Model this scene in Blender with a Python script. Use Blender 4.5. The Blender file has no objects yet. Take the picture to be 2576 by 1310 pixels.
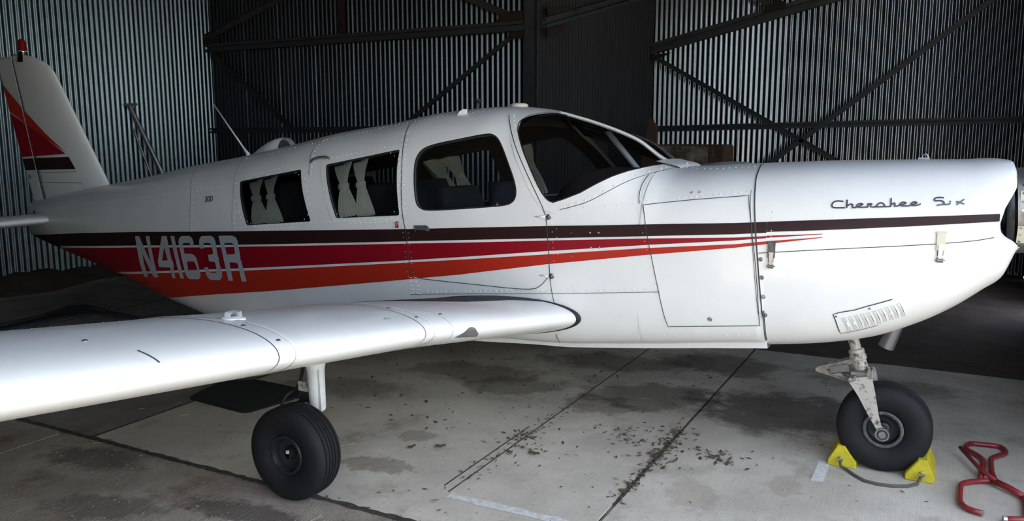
import bpy, bmesh, math, random
from mathutils import Vector, Matrix
from mathutils.geometry import tessellate_polygon

random.seed(4)
scene = bpy.context.scene
COL = scene.collection

# ------------------------------------------------------------------ camera
cam_d = bpy.data.cameras.new('camera')
cam = bpy.data.objects.new('camera', cam_d); COL.objects.link(cam)
CAM = Vector((2.5624, -4.3167, 1.6526))
YAW, PITCH, ROLL = math.radians(27.8995), math.radians(8.7118), math.radians(-0.1086)
_d = Vector((-math.sin(YAW)*math.cos(PITCH), math.cos(YAW)*math.cos(PITCH), -math.sin(PITCH)))
_r = Vector((math.cos(YAW), math.sin(YAW), 0)); _u = _r.cross(_d)
_r2 = _r*math.cos(ROLL)+_u*math.sin(ROLL); _u2 = -_r*math.sin(ROLL)+_u*math.cos(ROLL)
cam.matrix_world = Matrix(((_r2.x, _u2.x, -_d.x, CAM.x), (_r2.y, _u2.y, -_d.y, CAM.y), (_r2.z, _u2.z, -_d.z, CAM.z), (0, 0, 0, 1)))
cam_d.sensor_width = 36.0; cam_d.lens = 2057.8/2576*36.0
cam_d.clip_start = 0.05; cam_d.clip_end = 300
scene.camera = cam

# ------------------------------------------------------------------ light
world = bpy.data.worlds.new('sky'); scene.world = world; world.use_nodes = True
wn = world.node_tree.nodes; wl = world.node_tree.links
for n in list(wn): wn.remove(n)
sky = wn.new('ShaderNodeTexSky'); sky.sky_type = 'NISHITA'; sky.sun_disc = False
sky.sun_elevation = math.radians(50); sky.sun_rotation = math.radians(260); sky.air_density = 1.0; sky.dust_density = 2.5
bg = wn.new('ShaderNodeBackground'); bg.inputs['Strength'].default_value = 0.52
wo = wn.new('ShaderNodeOutputWorld')
hs_ = wn.new('ShaderNodeHueSaturation'); hs_.inputs['Saturation'].default_value = .62
wl.new(sky.outputs[0], hs_.inputs['Color']); wl.new(hs_.outputs[0], bg.inputs[0]); wl.new(bg.outputs[0], wo.inputs[0])
sun_d = bpy.data.lights.new('sun', 'SUN'); sun_d.energy = 11.0; sun_d.angle = math.radians(0.6); sun_d.color = (1.0, .90, .76)
sun = bpy.data.objects.new('sun', sun_d); COL.objects.link(sun)
sun.rotation_euler = Vector((.62, -.06, -.78)).to_track_quat('-Z', 'Y').to_euler()   # from behind the hangar, over its roof

scene.view_settings.view_transform = 'Standard'; scene.view_settings.look = 'None'
scene.view_settings.gamma = 1.0; scene.view_settings.use_curve_mapping = False
scene.view_settings.exposure = 1.52

# ------------------------------------------------------------------ materials
MATS = {}
def mat(name, col, rough=.5, metal=0., var=0., vscale=8., bump=0., bscale=60., coat=0., col2=None, rnd=0., stretch=None, spec=None, lo=.32, hi=.68):
    m = bpy.data.materials.new(name); m.use_nodes = True; MATS[name] = m
    nt = m.node_tree; N = nt.nodes; L = nt.links; b = N['Principled BSDF']
    b.inputs['Base Color'].default_value = (*col, 1); b.inputs['Roughness'].default_value = rough; b.inputs['Metallic'].default_value = metal
    if spec is not None: b.inputs['Specular IOR Level'].default_value = spec
    if coat: b.inputs['Coat Weight'].default_value = coat; b.inputs['Coat Roughness'].default_value = .08
    tc = N.new('ShaderNodeTexCoord'); src = tc.outputs['Object']
    if stretch:
        mp = N.new('ShaderNodeMapping'); mp.inputs['Scale'].default_value = stretch; L.new(src, mp.inputs[0]); src = mp.outputs[0]
    colsock = None
    if var or col2:
        no = N.new('ShaderNodeTexNoise'); no.inputs['Scale'].default_value = vscale; no.inputs['Detail'].default_value = 7; no.inputs['Roughness'].default_value = .62
        L.new(src, no.inputs['Vector'])
        rp = N.new('ShaderNodeValToRGB'); rp.color_ramp.elements[0].position = lo; rp.color_ramp.elements[1].position = hi
        c2 = col2 if col2 else tuple(c*(1-var) for c in col)
        rp.color_ramp.elements[0].color = (*c2, 1); rp.color_ramp.elements[1].color = (*col, 1)
        L.new(no.outputs[0], rp.inputs[0]); colsock = rp.outputs[0]
    if rnd:
        oi = N.new('ShaderNodeObjectInfo'); mr = N.new('ShaderNodeMapRange'); mr.inputs[3].default_value = 1-rnd; mr.inputs[4].default_value = 1+rnd*.4
        L.new(oi.outputs['Random'], mr.inputs[0])
        hs = N.new('ShaderNodeHueSaturation'); hs.inputs['Color'].default_value = (*col, 1)
        if colsock: L.new(colsock, hs.inputs['Color'])
        L.new(mr.outputs[0], hs.inputs['Value']); colsock = hs.outputs[0]
    if colsock: L.new(colsock, b.inputs['Base Color'])
    if bump:
        nb = N.new('ShaderNodeTexNoise'); nb.inputs['Scale'].default_value = bscale; nb.inputs['Detail'].default_value = 5
        L.new(src, nb.inputs['Vector'])
        bu = N.new('ShaderNodeBump'); bu.inputs['Strength'].default_value = bump; bu.inputs['Distance'].default_value = .01
        L.new(nb.outputs[0], bu.inputs['Height']); L.new(bu.outputs[0], b.inputs['Normal'])
    return m
mat('paint', (.80, .79, .77), .34, 0, .05, 5, coat=.35)
mat('brown_paint', (.026, .010, .010), .42, spec=.22)
mat('crimson_paint', (.25, .004, .012), .4, spec=.3)
mat('scarlet_paint', (.42, .024, .011), .4, spec=.3)
mat('silver_paint', (.40, .42, .44), .4)
mat('seam', (.05, .05, .05), .8)
mat('black_seal', (.012, .013, .018), .75)
mat('walkway', (.035, .038, .05), .85, bump=.3, bscale=300)
mat('rivet_paint', (.78, .78, .76), .3)
mat('chrome', (.75, .75, .76), .12, 1.)
mat('pipe_metal', (.17, .165, .18), .4, .8)
mat('steel', (.45, .44, .43), .35, .9, .3, 20)
mat('emblem', (.16, .16, .17), .3, .8)
mat('dull_metal', (.30, .29, .28), .45, .8, .4, 25)
mat('grimy_white', (.44, .41, .36), .5, 0, 0, 34, col2=(.08, .06, .045), lo=.36, hi=.50)
mat('strut_white', (.76, .77, .78), .4, 0, 0, 14, col2=(.60, .60, .60))
mat('rubber', (.011, .011, .013), .7, 0, .3, 30, spec=.3)
mat('hub_dark', (.022, .024, .028), .45, .3)
mat('hub_metal', (.16, .15, .14), .5, .6, .6, 40)
mat('black_plastic', (.014, .014, .015), .45)
mat('liner', (.045, .036, .032), .9)
mat('headliner', (.20, .18, .16), .9)
mat('reveal', (.30, .29, .27), .8)
mat('glareshield', (.020, .013, .012), .8)
mat('seat_fabric', (.016, .019, .024), .9, bump=.3, bscale=200)
mat('curtain', (.74, .73, .63), .85, 0, .15, 30)
mat('cream', (.62, .58, .44), .5)
mat('beacon_red', (.20, .005, .008), .2)
mat('tag_red', (.30, .008, .02), .4)
mat('white', (.8, .8, .8), .5)
mat('yellow_paint', (.62, .52, .015), .5, 0, 0, 16, col2=(.40, .33, .02), bump=.2, bscale=50)
mat('tow_red', (.26, .018, .022), .4, 0, 0, 30, col2=(.17, .015, .018))
mat('rope', (.11, .10, .085), .95, bump=.6, bscale=300)
mat('mat_black', (.010, .012, .011), .95, bump=.4, bscale=120)
mat('tape', (.80, .79, .76), .7, 0, 0, 45, col2=(.55, .54, .52))
mat('line_paint', (.80, .79, .76), .8, 0, 0, 30, col2=(.50, .47, .42))
mat('grimy_beige', (.30, .27, .225), .6, 0, 0, 30, col2=(.10, .08, .06))
mat('grit_stone', (.20, .17, .14), .95, rnd=.0)
mat('rust', (.13, .07, .045), .9, 0, 0, 5, col2=(.05, .026, .018), bump=.3)
mat('old_panel', (.34, .30, .23), .85, 0, 0, 7, col2=(.07, .042, .026), bump=.2)
mat('primer', (.028, .014, .013), .8, .1, .4, 10)
mat('frame_steel', (.075, .078, .083), .6, .5, .3, 12)
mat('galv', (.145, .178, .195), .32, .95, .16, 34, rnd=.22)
mat('galv_deep', (.072, .080, .088), .30, .95, .16, 34, rnd=.18)  # galvanised sheet in a darker tone
mat('galv_pale', (.33, .355, .375), .25, .95, .16, 34, rnd=.22)  # galvanised sheet in a paler tone
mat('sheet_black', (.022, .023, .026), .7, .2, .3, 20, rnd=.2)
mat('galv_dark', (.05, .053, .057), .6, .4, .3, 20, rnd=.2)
mat('dirt', (.085, .06, .045), 1., 0, 0, 5, col2=(.05, .036, .026), bump=.8, bscale=30)
mat('joint_dirt', (.075, .062, .05), 1., 0, 0, 25, col2=(.035, .028, .023), bump=.8, bscale=150)
mat('leaf', (.11, .075, .05), .9, rnd=.4)
mat('patch', (.012, .012, .013), .7, bump=.5, bscale=20)
mat('grass', (.16, .17, .07), 1., 0, .4, 2)
mat('apron', (.46, .40, .31), .95, 0, .2, 1.2)
mat('sky_block_paint', (.30, .36, .39), .7, 0, .15, 1.)
mat('roof', (.05, .05, .05), .7, .3)

def glass(name, tint):
    m = bpy.data.materials.new(name); m.use_nodes = True; MATS[name] = m
    nt = m.node_tree; N = nt.nodes; L = nt.links
    for n in list(N): N.remove(n)
    t = N.new('ShaderNodeBsdfTransparent'); t.inputs[0].default_value = (*tint, 1)
    g = N.new('ShaderNodeBsdfGlossy'); g.inputs['Roughness'].default_value = .03
    fr = N.new('ShaderNodeFresnel'); fr.inputs[0].default_value = 1.30
    mx = N.new('ShaderNodeMixShader'); o = N.new('ShaderNodeOutputMaterial')
    L.new(fr.outputs[0], mx.inputs[0]); L.new(t.outputs[0], mx.inputs[1]); L.new(g.outputs[0], mx.inputs[2]); L.new(mx.outputs[0], o.inputs[0])
glass('window_glass', (.86, .88, .88)); glass('windshield_glass', (.82, .83, .82))

def concrete(name, a, b, dark, ang, bump, stain=.5, spots=()):
    m = bpy.data.materials.new(name); m.use_nodes = True; MATS[name] = m
    nt = m.node_tree; N = nt.nodes; L = nt.links; bs = N['Principled BSDF']; bs.inputs['Roughness'].default_value = .88
    tc = N.new('ShaderNodeNewGeometry'); P = tc.outputs['Position']
    def noise(s, det, rg=.6, sc=None):
        n = N.new('ShaderNodeTexNoise'); n.inputs['Scale'].default_value = s; n.inputs['Detail'].default_value = det; n.inputs['Roughness'].default_value = rg
        if sc:
            mp = N.new('ShaderNodeMapping'); mp.inputs['Rotation'].default_value = (0, 0, ang); mp.inputs['Scale'].default_value = sc
            L.new(P, mp.inputs[0]); L.new(mp.outputs[0], n.inputs['Vector'])
        else: L.new(P, n.inputs['Vector'])
        return n.outputs[0]
    def ramp(s, p0, p1, c0, c1):
        r = N.new('ShaderNodeValToRGB'); r.color_ramp.elements[0].position = p0; r.color_ramp.elements[1].position = p1
        r.color_ramp.elements[0].color = (*c0, 1); r.color_ramp.elements[1].color = (*c1, 1); L.new(s, r.inputs[0]); return r.outputs[0]
    def mul(x, y, f=1.):
        k = N.new('ShaderNodeMix'); k.data_type = 'RGBA'; k.blend_type = 'MULTIPLY'; k.inputs[0].default_value = f
        L.new(x, k.inputs[6]); L.new(y, k.inputs[7]); return k.outputs[2]
    base = ramp(noise(1.7, 8), .35, .7, b, a)
    st = ramp(noise(2.3, 9, .7), .30, .47, dark, (1, 1, 1))
    sp = ramp(noise(38, 4, .7), .28, .42, (.5, .47, .45), (1, 1, 1))
    br = noise(1., 3, .5, (160, 3, 1))
    brc = ramp(br, .2, .8, (.86, .86, .86), (1.08, 1.08, 1.08))
    c = mul(mul(mul(base, st, stain), sp, .6), brc, .6)
    for (sx, sy, rx, ry, rot, k, edge) in spots:             # oil and water stains with ragged outlines; the nose one also paints in shade
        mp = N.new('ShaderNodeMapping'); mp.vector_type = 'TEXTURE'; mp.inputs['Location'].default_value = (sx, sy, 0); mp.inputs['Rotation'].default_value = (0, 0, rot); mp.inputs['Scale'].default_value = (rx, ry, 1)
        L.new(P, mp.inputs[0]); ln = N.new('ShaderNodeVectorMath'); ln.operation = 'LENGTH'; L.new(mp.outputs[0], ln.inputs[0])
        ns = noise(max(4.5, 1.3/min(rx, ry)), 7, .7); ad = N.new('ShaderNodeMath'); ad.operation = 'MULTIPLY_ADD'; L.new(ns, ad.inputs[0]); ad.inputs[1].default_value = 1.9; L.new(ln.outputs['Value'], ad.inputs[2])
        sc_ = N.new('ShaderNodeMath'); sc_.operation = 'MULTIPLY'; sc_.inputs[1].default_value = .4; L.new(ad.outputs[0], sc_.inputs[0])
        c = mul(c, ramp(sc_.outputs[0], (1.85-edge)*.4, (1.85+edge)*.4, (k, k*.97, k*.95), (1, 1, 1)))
    L.new(c, bs.inputs['Base Color'])
    bu = N.new('ShaderNodeBump'); bu.inputs['Strength'].default_value = bump; bu.inputs['Distance'].default_value = .012
    add = N.new('ShaderNodeMath'); add.operation = 'ADD'; L.new(noise(70, 6, .7), add.inputs[0]); L.new(br, add.inputs[1])
    L.new(add.outputs[0], bu.inputs['Height']); L.new(bu.outputs[0], bs.inputs['Normal'])
concrete('concrete', (.66, .60, .50), (.45, .405, .335), (.42, .39, .36), math.radians(0), .18, .75, ((1.85, .62, .62, .42, .15, .30, .22), (1.0, .55, .45, .30, .3, .5, .15), (.05, -.72, .13, .09, .3, .70, .08), (1.2, 1.5, .5, .3, 0, .45, .2), (.75, .25, .25, .2, 0, .6, .1), (.1, .35, .35, .22, .4, .6, .12), (1.62, -.75, .12, .20, .2, .84, .12), (1.98, -.45, .08, .14, 0, .84, .10), (-.3, .5, .5, .25, .2, .55, .2), (.5, 1.2, .6, .25, .2, .5, .2), (2.3, 1.5, .5, .2, 0, .6, .2), (-.9, -.2, .5, .2, .3, .65, .2), (.1, -1.15, .22, .10, .2, .6, .12)))  # first spot: oil stain with the shade under the nose painted in
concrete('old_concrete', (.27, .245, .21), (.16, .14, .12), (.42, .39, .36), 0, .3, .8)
concrete('rough_concrete', (.54, .475, .40), (.29, .24, .19), (.38, .29, .22), math.radians(0), .9, .9, ((-.1, -1.85, .35, .10, .1, .42, .2), (-1.25, -1.75, .35, .14, .2, .5, .2), (.55, -1.78, .3, .10, 0, .45, .2), (-.7, -2.1, .3, .12, .3, .55, .2)))

# ------------------------------------------------------------------ mesh helpers
class MB:
    def __init__(s): s.v = []; s.f = []
    def add(s, vs, fs):
        k = len(s.v); s.v += [tuple(p) for p in vs]; s.f += [tuple(i+k for i in f) for f in fs]
    def box(s, c, size, rot=None):
        c = Vector(c); hx, hy, hz = [a/2 for a in size]
        vs = [Vector((x, y, z)) for z in (-hz, hz) for y in (-hy, hy) for x in (-hx, hx)]
        if rot is not None: vs = [rot @ p for p in vs]
        s.add([c+p for p in vs], [(0, 2, 3, 1), (4, 5, 7, 6), (0, 1, 5, 4), (2, 6, 7, 3), (0, 4, 6, 2), (1, 3, 7, 5)])
    def bar(s, a, b, w, h, up=(0, 0, 1), bev=0):
        a, b = Vector(a), Vector(b); d = (b-a).normalized(); u = Vector(up); u = (u-d*u.dot(d)).normalized(); r = d.cross(u)
        vs = [p+r*x*w/2+u*y*h/2 for p in (a, b) for x, y in ((-1, -1), (1, -1), (1, 1), (-1, 1))]
        s.add(vs, [(3, 2, 1, 0), (4, 5, 6, 7), (0, 1, 5, 4), (1, 2, 6, 5), (2, 3, 7, 6), (3, 0, 4, 7)])
    def tube(s, pts, r, n=10, closed=False, cap=True):
        pts = [Vector(p) for p in pts]; m = len(pts); rs = r if isinstance(r, (list, tuple)) else [r]*m
        rings = []; up = None
        for i, p in enumerate(pts):
            if closed: t = pts[(i+1) % m]-pts[i-1]
            else: t = pts[min(i+1, m-1)]-pts[max(i-1, 0)]
            t.normalize()
            if up is None: up = Vector((0, 0, 1)) if abs(t.z) < .9 else Vector((1, 0, 0))
            x = t.cross(up)
            if x.length < 1e-4: x = t.cross(Vector((0, 1, 0)))
            x.normalize(); up = x.cross(t).normalized()
            rings.append([p+(x*math.cos(2*math.pi*k/n)+up*math.sin(2*math.pi*k/n))*rs[i] for k in range(n)])
        vs = [q for R in rings for q in R]; fs = []
        for i in range(m if closed else m-1):
            j = (i+1) % m
            for k in range(n): fs.append((i*n+k, i*n+(k+1) % n, j*n+(k+1) % n, j*n+k))
        if cap and not closed: fs += [tuple(range(n-1, -1, -1)), tuple((m-1)*n+k for k in range(n))]
        s.add(vs, fs)
    def lathe(s, prof, org, axis, n=40, cap=False):
        # prof: (along axis, radius)
        a = Vector(axis).normalized(); x = a.cross(Vector((0, 0, 1)) if abs(a.z) < .9 else Vector((1, 0, 0))).normalized(); y = a.cross(x)
        o = Vector(org); vs = []; fs = []
        for t, r in prof:
            for k in range(n):
                w = 2*math.pi*k/n; vs.append(o+a*t+(x*math.cos(w)+y*math.sin(w))*r)
        for i in range(len(prof)-1):
            for k in range(n): fs.append((i*n+k, i*n+(k+1) % n, (i+1)*n+(k+1) % n, (i+1)*n+k))
        if cap: fs += [tuple(range(n-1, -1, -1)), tuple((len(prof)-1)*n+k for k in range(n))]
        s.add(vs, fs)
    def grid(s, rows, close=False):
        n = len(rows[0]); vs = [p for r in rows for p in r]; fs = []
        for i in range(len(rows)-1):
            for k in range(n if close else n-1):
                fs.append((i*n+k, i*n+(k+1) % n, (i+1)*n+(k+1) % n, (i+1)*n+k))
        s.add(vs, fs)
    def prism(s, poly, vec):
        v = Vector(vec); n = len(poly); P = [Vector(p) for p in poly]
        s.add(P+[p+v for p in P], [tuple(range(n-1, -1, -1)), tuple(range(n, 2*n))]+[(i, (i+1) % n, (i+1) % n+n, i+n) for i in range(n)])
    def build(s, name, m, parent=None, smooth=False, origin=None, angle=None):
        me = bpy.data.meshes.new(name)
        o0 = Vector(origin) if origin is not None else Vector((0, 0, 0))
        me.from_pydata([tuple(Vector(p)-o0) for p in s.v], [], s.f); me.validate(); me.update()
        bm = bmesh.new(); bm.from_mesh(me); bmesh.ops.recalc_face_normals(bm, faces=bm.faces); bm.to_mesh(me); bm.free()
        me.materials.append(MATS[m])
        if smooth: me.polygons.foreach_set('use_smooth', [True]*len(me.polygons))
        if smooth and angle is not None:
            try: me.set_sharp_from_angle(angle=math.radians(angle))
            except Exception: pass
        return link(name, me, parent, o0)
def link(name, me, parent=None, loc=(0, 0, 0), rz=0.):
    o = bpy.data.objects.new(name, me); COL.objects.link(o); o.location = loc
    if rz: o.rotation_euler = (0, 0, rz)
    if parent is not None:
        o.parent = parent; o.matrix_parent_inverse = Matrix.Translation(-world_loc(parent))
    return o
def world_loc(o):
    l = Vector(o.location)
    # every parent keeps zero rotation or carries its children's inverse, so locations are world positions
    return l if o.parent is None else l
def empty(name, loc=(0, 0, 0)):
    o = bpy.data.objects.new(name, None); COL.objects.link(o); o.location = loc; o.empty_display_size = .2; return o
def tag(o, label=None, cat=None, group=None, kind=None):
    if label: o['label'] = label
    if cat: o['category'] = cat
    if group: o['group'] = group
    if kind: o['kind'] = kind
    return o
def simple(name, m, parent, fn, smooth=False, angle=None, origin=None):
    b = MB(); fn(b); return b.build(name, m, parent, smooth, origin, angle)
# ================================================================== the hangar
PITCHC = .0678                      # corrugation pitch
SHEET_W = 9*PITCHC
def sheet_mesh(h, name='corrugated_sheet', amp=.0092):
    rows = []
    n = 9*10+4
    for z in (0, h):
        rows.append([(i/10*PITCHC, amp*math.sin(2*math.pi*i/10) + (.0035 if i > 88 else 0), z) for i in range(n+1)])
    me = bpy.data.meshes.new(name); N = len(rows[0])
    me.from_pydata(rows[0]+rows[1], [], [(i, i+1, N+i+1, N+i) for i in range(N-1)])
    me.polygons.foreach_set('use_smooth', [True]*len(me.polygons)); return me
SHEETS = {}
def wall(name, p0, p1, z0, z1, m, label, flip=False):
    p0, p1 = Vector((*p0, 0)), Vector((*p1, 0)); d = (p1-p0); ln = d.length; d.normalize()
    nrm = Vector((-d.y, d.x, 0)) * (-1 if flip else 1)       # pointing out of the hangar
    b = MB(); w = nrm*.05
    b.add([p0+w+Vector((0, 0, z0)), p1+w+Vector((0, 0, z0)), p1+w+Vector((0, 0, z1)), p0+w+Vector((0, 0, z1)),
           p0+w*1.4+Vector((0, 0, z0)), p1+w*1.4+Vector((0, 0, z0)), p1+w*1.4+Vector((0, 0, z1)), p0+w*1.4+Vector((0, 0, z1))],
          [(0, 1, 2, 3), (7, 6, 5, 4), (0, 4, 5, 1), (3, 2, 6, 7)])
    wo_ = b.build(name, 'galv_dark'); tag(wo_, label, 'wall', kind='structure')
    key = (round(z1-z0, 3), m)
    if key not in SHEETS:
        SHEETS[key] = sheet_mesh(z1-z0); SHEETS[key].materials.append(MATS[m])
    n = int(ln/SHEET_W+.3)
    for i in range(n):
        q = p0+d*(i*SHEET_W)
        o = link('corrugated_sheet', SHEETS[key], wo_, (q.x-nrm.x*random.uniform(0, .002), q.y-nrm.y*random.uniform(0, .002), z0), math.atan2(d.y, d.x)+random.uniform(-.0015, .0015))
    return wo_
ZR = 3.9; XD = 3.45
XL = -6.5; YA = 3.95; YC = 6.72
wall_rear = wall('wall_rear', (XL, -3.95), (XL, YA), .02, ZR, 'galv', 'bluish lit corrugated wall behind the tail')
wall_left = wall('wall_left', (-1.58-9*SHEET_W, YA), (-1.58, YA), .02, ZR, 'galv_deep', 'dim corrugated wall on the far side of the tail')
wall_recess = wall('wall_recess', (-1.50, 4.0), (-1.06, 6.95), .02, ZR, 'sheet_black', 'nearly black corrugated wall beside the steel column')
wall_far = wall('wall_far', (-1.12, YC), (-1.12+7.8*SHEET_W, YC), .02, ZR, 'galv_pale', 'striped corrugated wall with crossed braces behind the nose')
unseen_wall_right = wall('unseen_wall_right', (-7.0, -2.2), (-1.5, -2.2), .02, ZR, 'galv_dark', 'unseen corrugated wall on the near side of the tail bay, brought inward to darken the tail', True)  # unseen tail bay wall, brought inward to darken the tail
unseen_wall_wing_bay = wall('unseen_wall_wing_bay', (-1.5, -5.25), (-1.5, -2.2), .02, ZR, 'galv_dark', 'unseen corrugated wall behind the near wing, set to block light')  # unseen; inner end set to block light heading for the tail

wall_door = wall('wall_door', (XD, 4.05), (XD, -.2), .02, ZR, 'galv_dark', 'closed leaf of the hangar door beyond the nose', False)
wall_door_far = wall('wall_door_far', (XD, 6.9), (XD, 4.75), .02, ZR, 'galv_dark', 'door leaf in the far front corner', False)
light_block_near = wall('light_block_near', (-1.5, -5.25), (1.2, -5.25), .02, ZR, 'galv_dark', 'added wall on the near side keeping light off the tail', True)  # unseen wall added to keep daylight off the tail
light_block_header = wall('light_block_header', (1.2, -5.25), (XD, -5.25), 2.75, ZR, 'galv_dark', 'added header panel above the near opening, cutting sky light', True)  # unseen panel added to cut the sky light reaching the tail
def ceil(b):
    b.box((-4.0, 0, ZR+.03), (5.2, 8.1, .05)); b.box(((XD-1.6)/2, .85, ZR+.03), (XD+1.6, 12.3, .05))
c_ = simple('ceiling', 'roof', None, ceil); tag(c_, 'dark sheet metal hangar roof above the airplane', 'ceiling', kind='structure')

# steel framing on the walls: channels with a hollow face, angle braces, gusset plates, column
def channel(name, a, b_, h, dep, face, parent, m='frame_steel'):
    a, b_ = Vector(a), Vector(b_); f = Vector(face); d = (b_-a).normalized(); u = f.cross(d)
    if u.z < 0: u = -u
    b = MB(); t = h*.34
    b.bar(a+u*(h/2-t/2)+f*dep*.5, b_+u*(h/2-t/2)+f*dep*.5, dep, t, u)
    b.bar(a-u*(h/2-t/2)+f*dep*.5, b_-u*(h/2-t/2)+f*dep*.5, dep, t, u)
    b.bar(a+f*dep*.2, b_+f*dep*.2, dep*.35, h*.4, u)
    return b.build(name, m, parent)
def brace(a, b_, w, face, parent, m='frame_steel', name='brace'):
    f = Vector(face); b = MB()
    a, b_ = Vector(a)+f*.05, Vector(b_)+f*.05
    d = (b_-a).normalized(); u = f.cross(d).normalized()
    b.bar(a, b_, .008, w, u); b.bar(a+u*w/2+f*w*.3, b_+u*w/2+f*w*.3, w*.6, .008, u)
    return b.build(name, m, parent)
def plate(pts, thick, parent, m='primer', name='gusset_plate'):
    b = MB(); b.prism(pts, thick); return b.build(name, m, parent)
FA = (0, -1, 0)
yA = YA-.02
channel('girder', (-6.55, yA, 2.83), (-1.62, yA, 2.83), .105, .09, FA, wall_left)
channel('girt', (-6.55, yA, 1.722), (-1.62, yA, 1.737), .066, .06, FA, wall_left)
brace((-6.60, yA, 2.93), (-4.50, yA, 3.56), .07, FA, wall_left)
brace((-6.40, yA, 2.76), (-5.02, yA, 1.75), .07, FA, wall_left)
brace((-1.72, yA, 2.76), (-3.20, yA, 1.80), .05, FA, wall_left)
brace((-2.75, yA, 3.35), (-1.80, yA, 2.95), .07, FA, wall_left)
simple('post', 'primer', wall_left, lambda b: b.box((-4.15, yA-.04, 3.37), (.075, .06, 1.0)))
plate([(-1.62, yA-.10, 2.88), (-1.95, yA-.10, 2.88), (-1.86, yA-.10, 2.98), (-1.62, yA-.10, 2.99)], (0, .012, 0), wall_left)
plate([(-6.5, yA-.10, 2.88), (-6.2, yA-.10, 2.88), (-6.2, yA-.10, 2.97), (-6.5, yA-.10, 2.97)], (0, .012, 0), wall_left)
plate([(-1.62, yA-.07, 2.70), (-1.80, yA-.07, 2.70), (-1.80, yA-.07, 2.77), (-1.62, yA-.07, 2.77)], (0, .012, 0), wall_left)
def colm(b):                                  # wide-flange column at the corner of the tail bay
    b.box((-1.545, YA-.09, 1.95), (.115, .014, 3.9)); b.box((-1.545, YA+.05, 1.95), (.115, .014, 3.9)); b.box((-1.55, YA-.02, 1.95), (.012, .13, 3.9))
    b.box((-1.475, YA-.05, 1.95), (.012, .06, 3.9))
col_o = simple('steel_column', 'frame_steel', None, colm); tag(col_o, 'dark steel column standing at the corner of the tail bay', 'column', kind='structure')
simple('light_slit_strip', 'galv_pale', col_o, lambda b: b.box((-1.462, YA-.085, 1.95), (.010, .012, 3.86)))  # pale strip standing in for light through the slit beside the column
bd = Vector((.44, 2.95, 0)).normalized(); fB = Vector((bd.y, -bd.x, 0))
def PB(t, z): return Vector((-1.50, 4.0, z))+bd*t*2.98+fB*.015
channel('girder', PB(.0, 2.86), PB(1.0, 3.64), .11, .08, fB, wall_recess)
plate([PB(0, 2.93)+fB*.09, PB(.12, 3.02)+fB*.09, PB(.25, 3.07)+fB*.09, PB(0, 3.04)+fB*.09], fB*.01, wall_recess)
plate([PB(0, 2.70)+fB*.09, PB(.0, 2.80)+fB*.09, PB(.14, 2.88)+fB*.09, PB(.10, 2.79)+fB*.09], fB*.01, wall_recess)
yC = YC-.02
channel('girder', (-1.10, yC, 2.80), (2.70, yC, 3.66), .14, .09, FA, wall_far)
channel('girt', (-1.0, yC, 1.733), (XD, yC, 1.82), .076, .07, FA, wall_far)
brace((-1.05, yC, 2.69), (1.60, yC, 1.18), .055, FA, wall_far)
brace((.20, yC, 1.02), (3.30, yC, 3.48), .055, FA, wall_far)
brace((-.3, yC, 3.75), (.50, yC, 3.22), .06, FA, wall_far)
simple('post', 'primer', wall_far, lambda b: b.box((.535, yC-.04, 3.53), (.085, .06, .62)))
plate([(.36, yC-.1, 3.16), (.66, yC-.1, 3.21), (.62, yC-.1, 3.30), (.42, yC-.1, 3.27)], (0, .012, 0), wall_far)
plate([(-1.08, yC-.1, 2.62), (-.80, yC-.1, 2.74), (-1.08, yC-.1, 2.72)], (0, .012, 0), wall_far)

# ------------------------------------------------------------------ floor
fl = simple('floor', 'dirt', None, lambda b: b.box(((XD-6.6)/2, .85, -.16), (XD+6.6, 12.0, .1)))
tag(fl, 'concrete hangar floor with a long joint under the near wheel', 'floor', kind='structure')
def slab(x0, x1, y0, y1, z, m, name='concrete_slab', g=.004):
    b = MB(); e = .006
    P = []
    for (xx0, xx1, yy0, yy1, zz) in ((x0+g, x1-g, y0+g, y1-g, -.11), (x0+g, x1-g, y0+g, y1-g, z-e), (x0+g+e, x1-g-e, y0+g+e, y1-g-e, z)):
        P.append([(xx0, yy0, zz), (xx1, yy0, zz), (xx1, yy1, zz), (xx0, yy1, zz)])
    b.grid(P, True); b.f.append((8, 9, 10, 11))
    return b.build(name, m, fl)
Y0, Y1 = -1.58, 2.06
xs = [-6.45, -4.40, -1.535, 1.335, XD]
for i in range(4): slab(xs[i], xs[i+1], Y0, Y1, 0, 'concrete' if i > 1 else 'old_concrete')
# rougher outer slabs on the near side
for x0, x1 in ((-4.4, -1.75), (-1.75, 1.1), (1.1, XD)): slab(x0, x1, -5.15 if x0 > -2 else -2.2, Y0, -.003, 'rough_concrete', 'rough_slab')
slab(-6.45, -4.4, -2.2, Y0, -.003, 'rough_concrete', 'rough_slab')
# bare earth on the far side
def earth(b):
    rows = []
    for i in range(40):
        x = -6.4+i*.252
        rows.append([(x, Y1-.02+j*.26, -.02+.03*math.sin(i*1.7+j)*math.cos(j*1.3)+min(.05, .02*j)) for j in range(19)])
    b.grid(rows)
eo = simple('earth_floor', 'dirt', fl, earth, True)
def berm(b):                                   # earth bank along the foot of the rear wall
    rows = []
    for i in range(60):
        y = -3.8+i*.13
        h = .10+.03*math.sin(i*.7)+.02*math.sin(i*2.1); w = .50+.10*math.sin(i*.53+1)
        rows.append([(XL+.02, y, h+.03), (XL+.15, y, h+.02*math.sin(i*1.9)), (XL+.45*w, y, h*.8), (XL+.8*w, y, h*.35), (XL+w*1.1, y, .004)])
    b.grid(rows)
simple('earth_bank', 'dirt', fl, berm, True)
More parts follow.
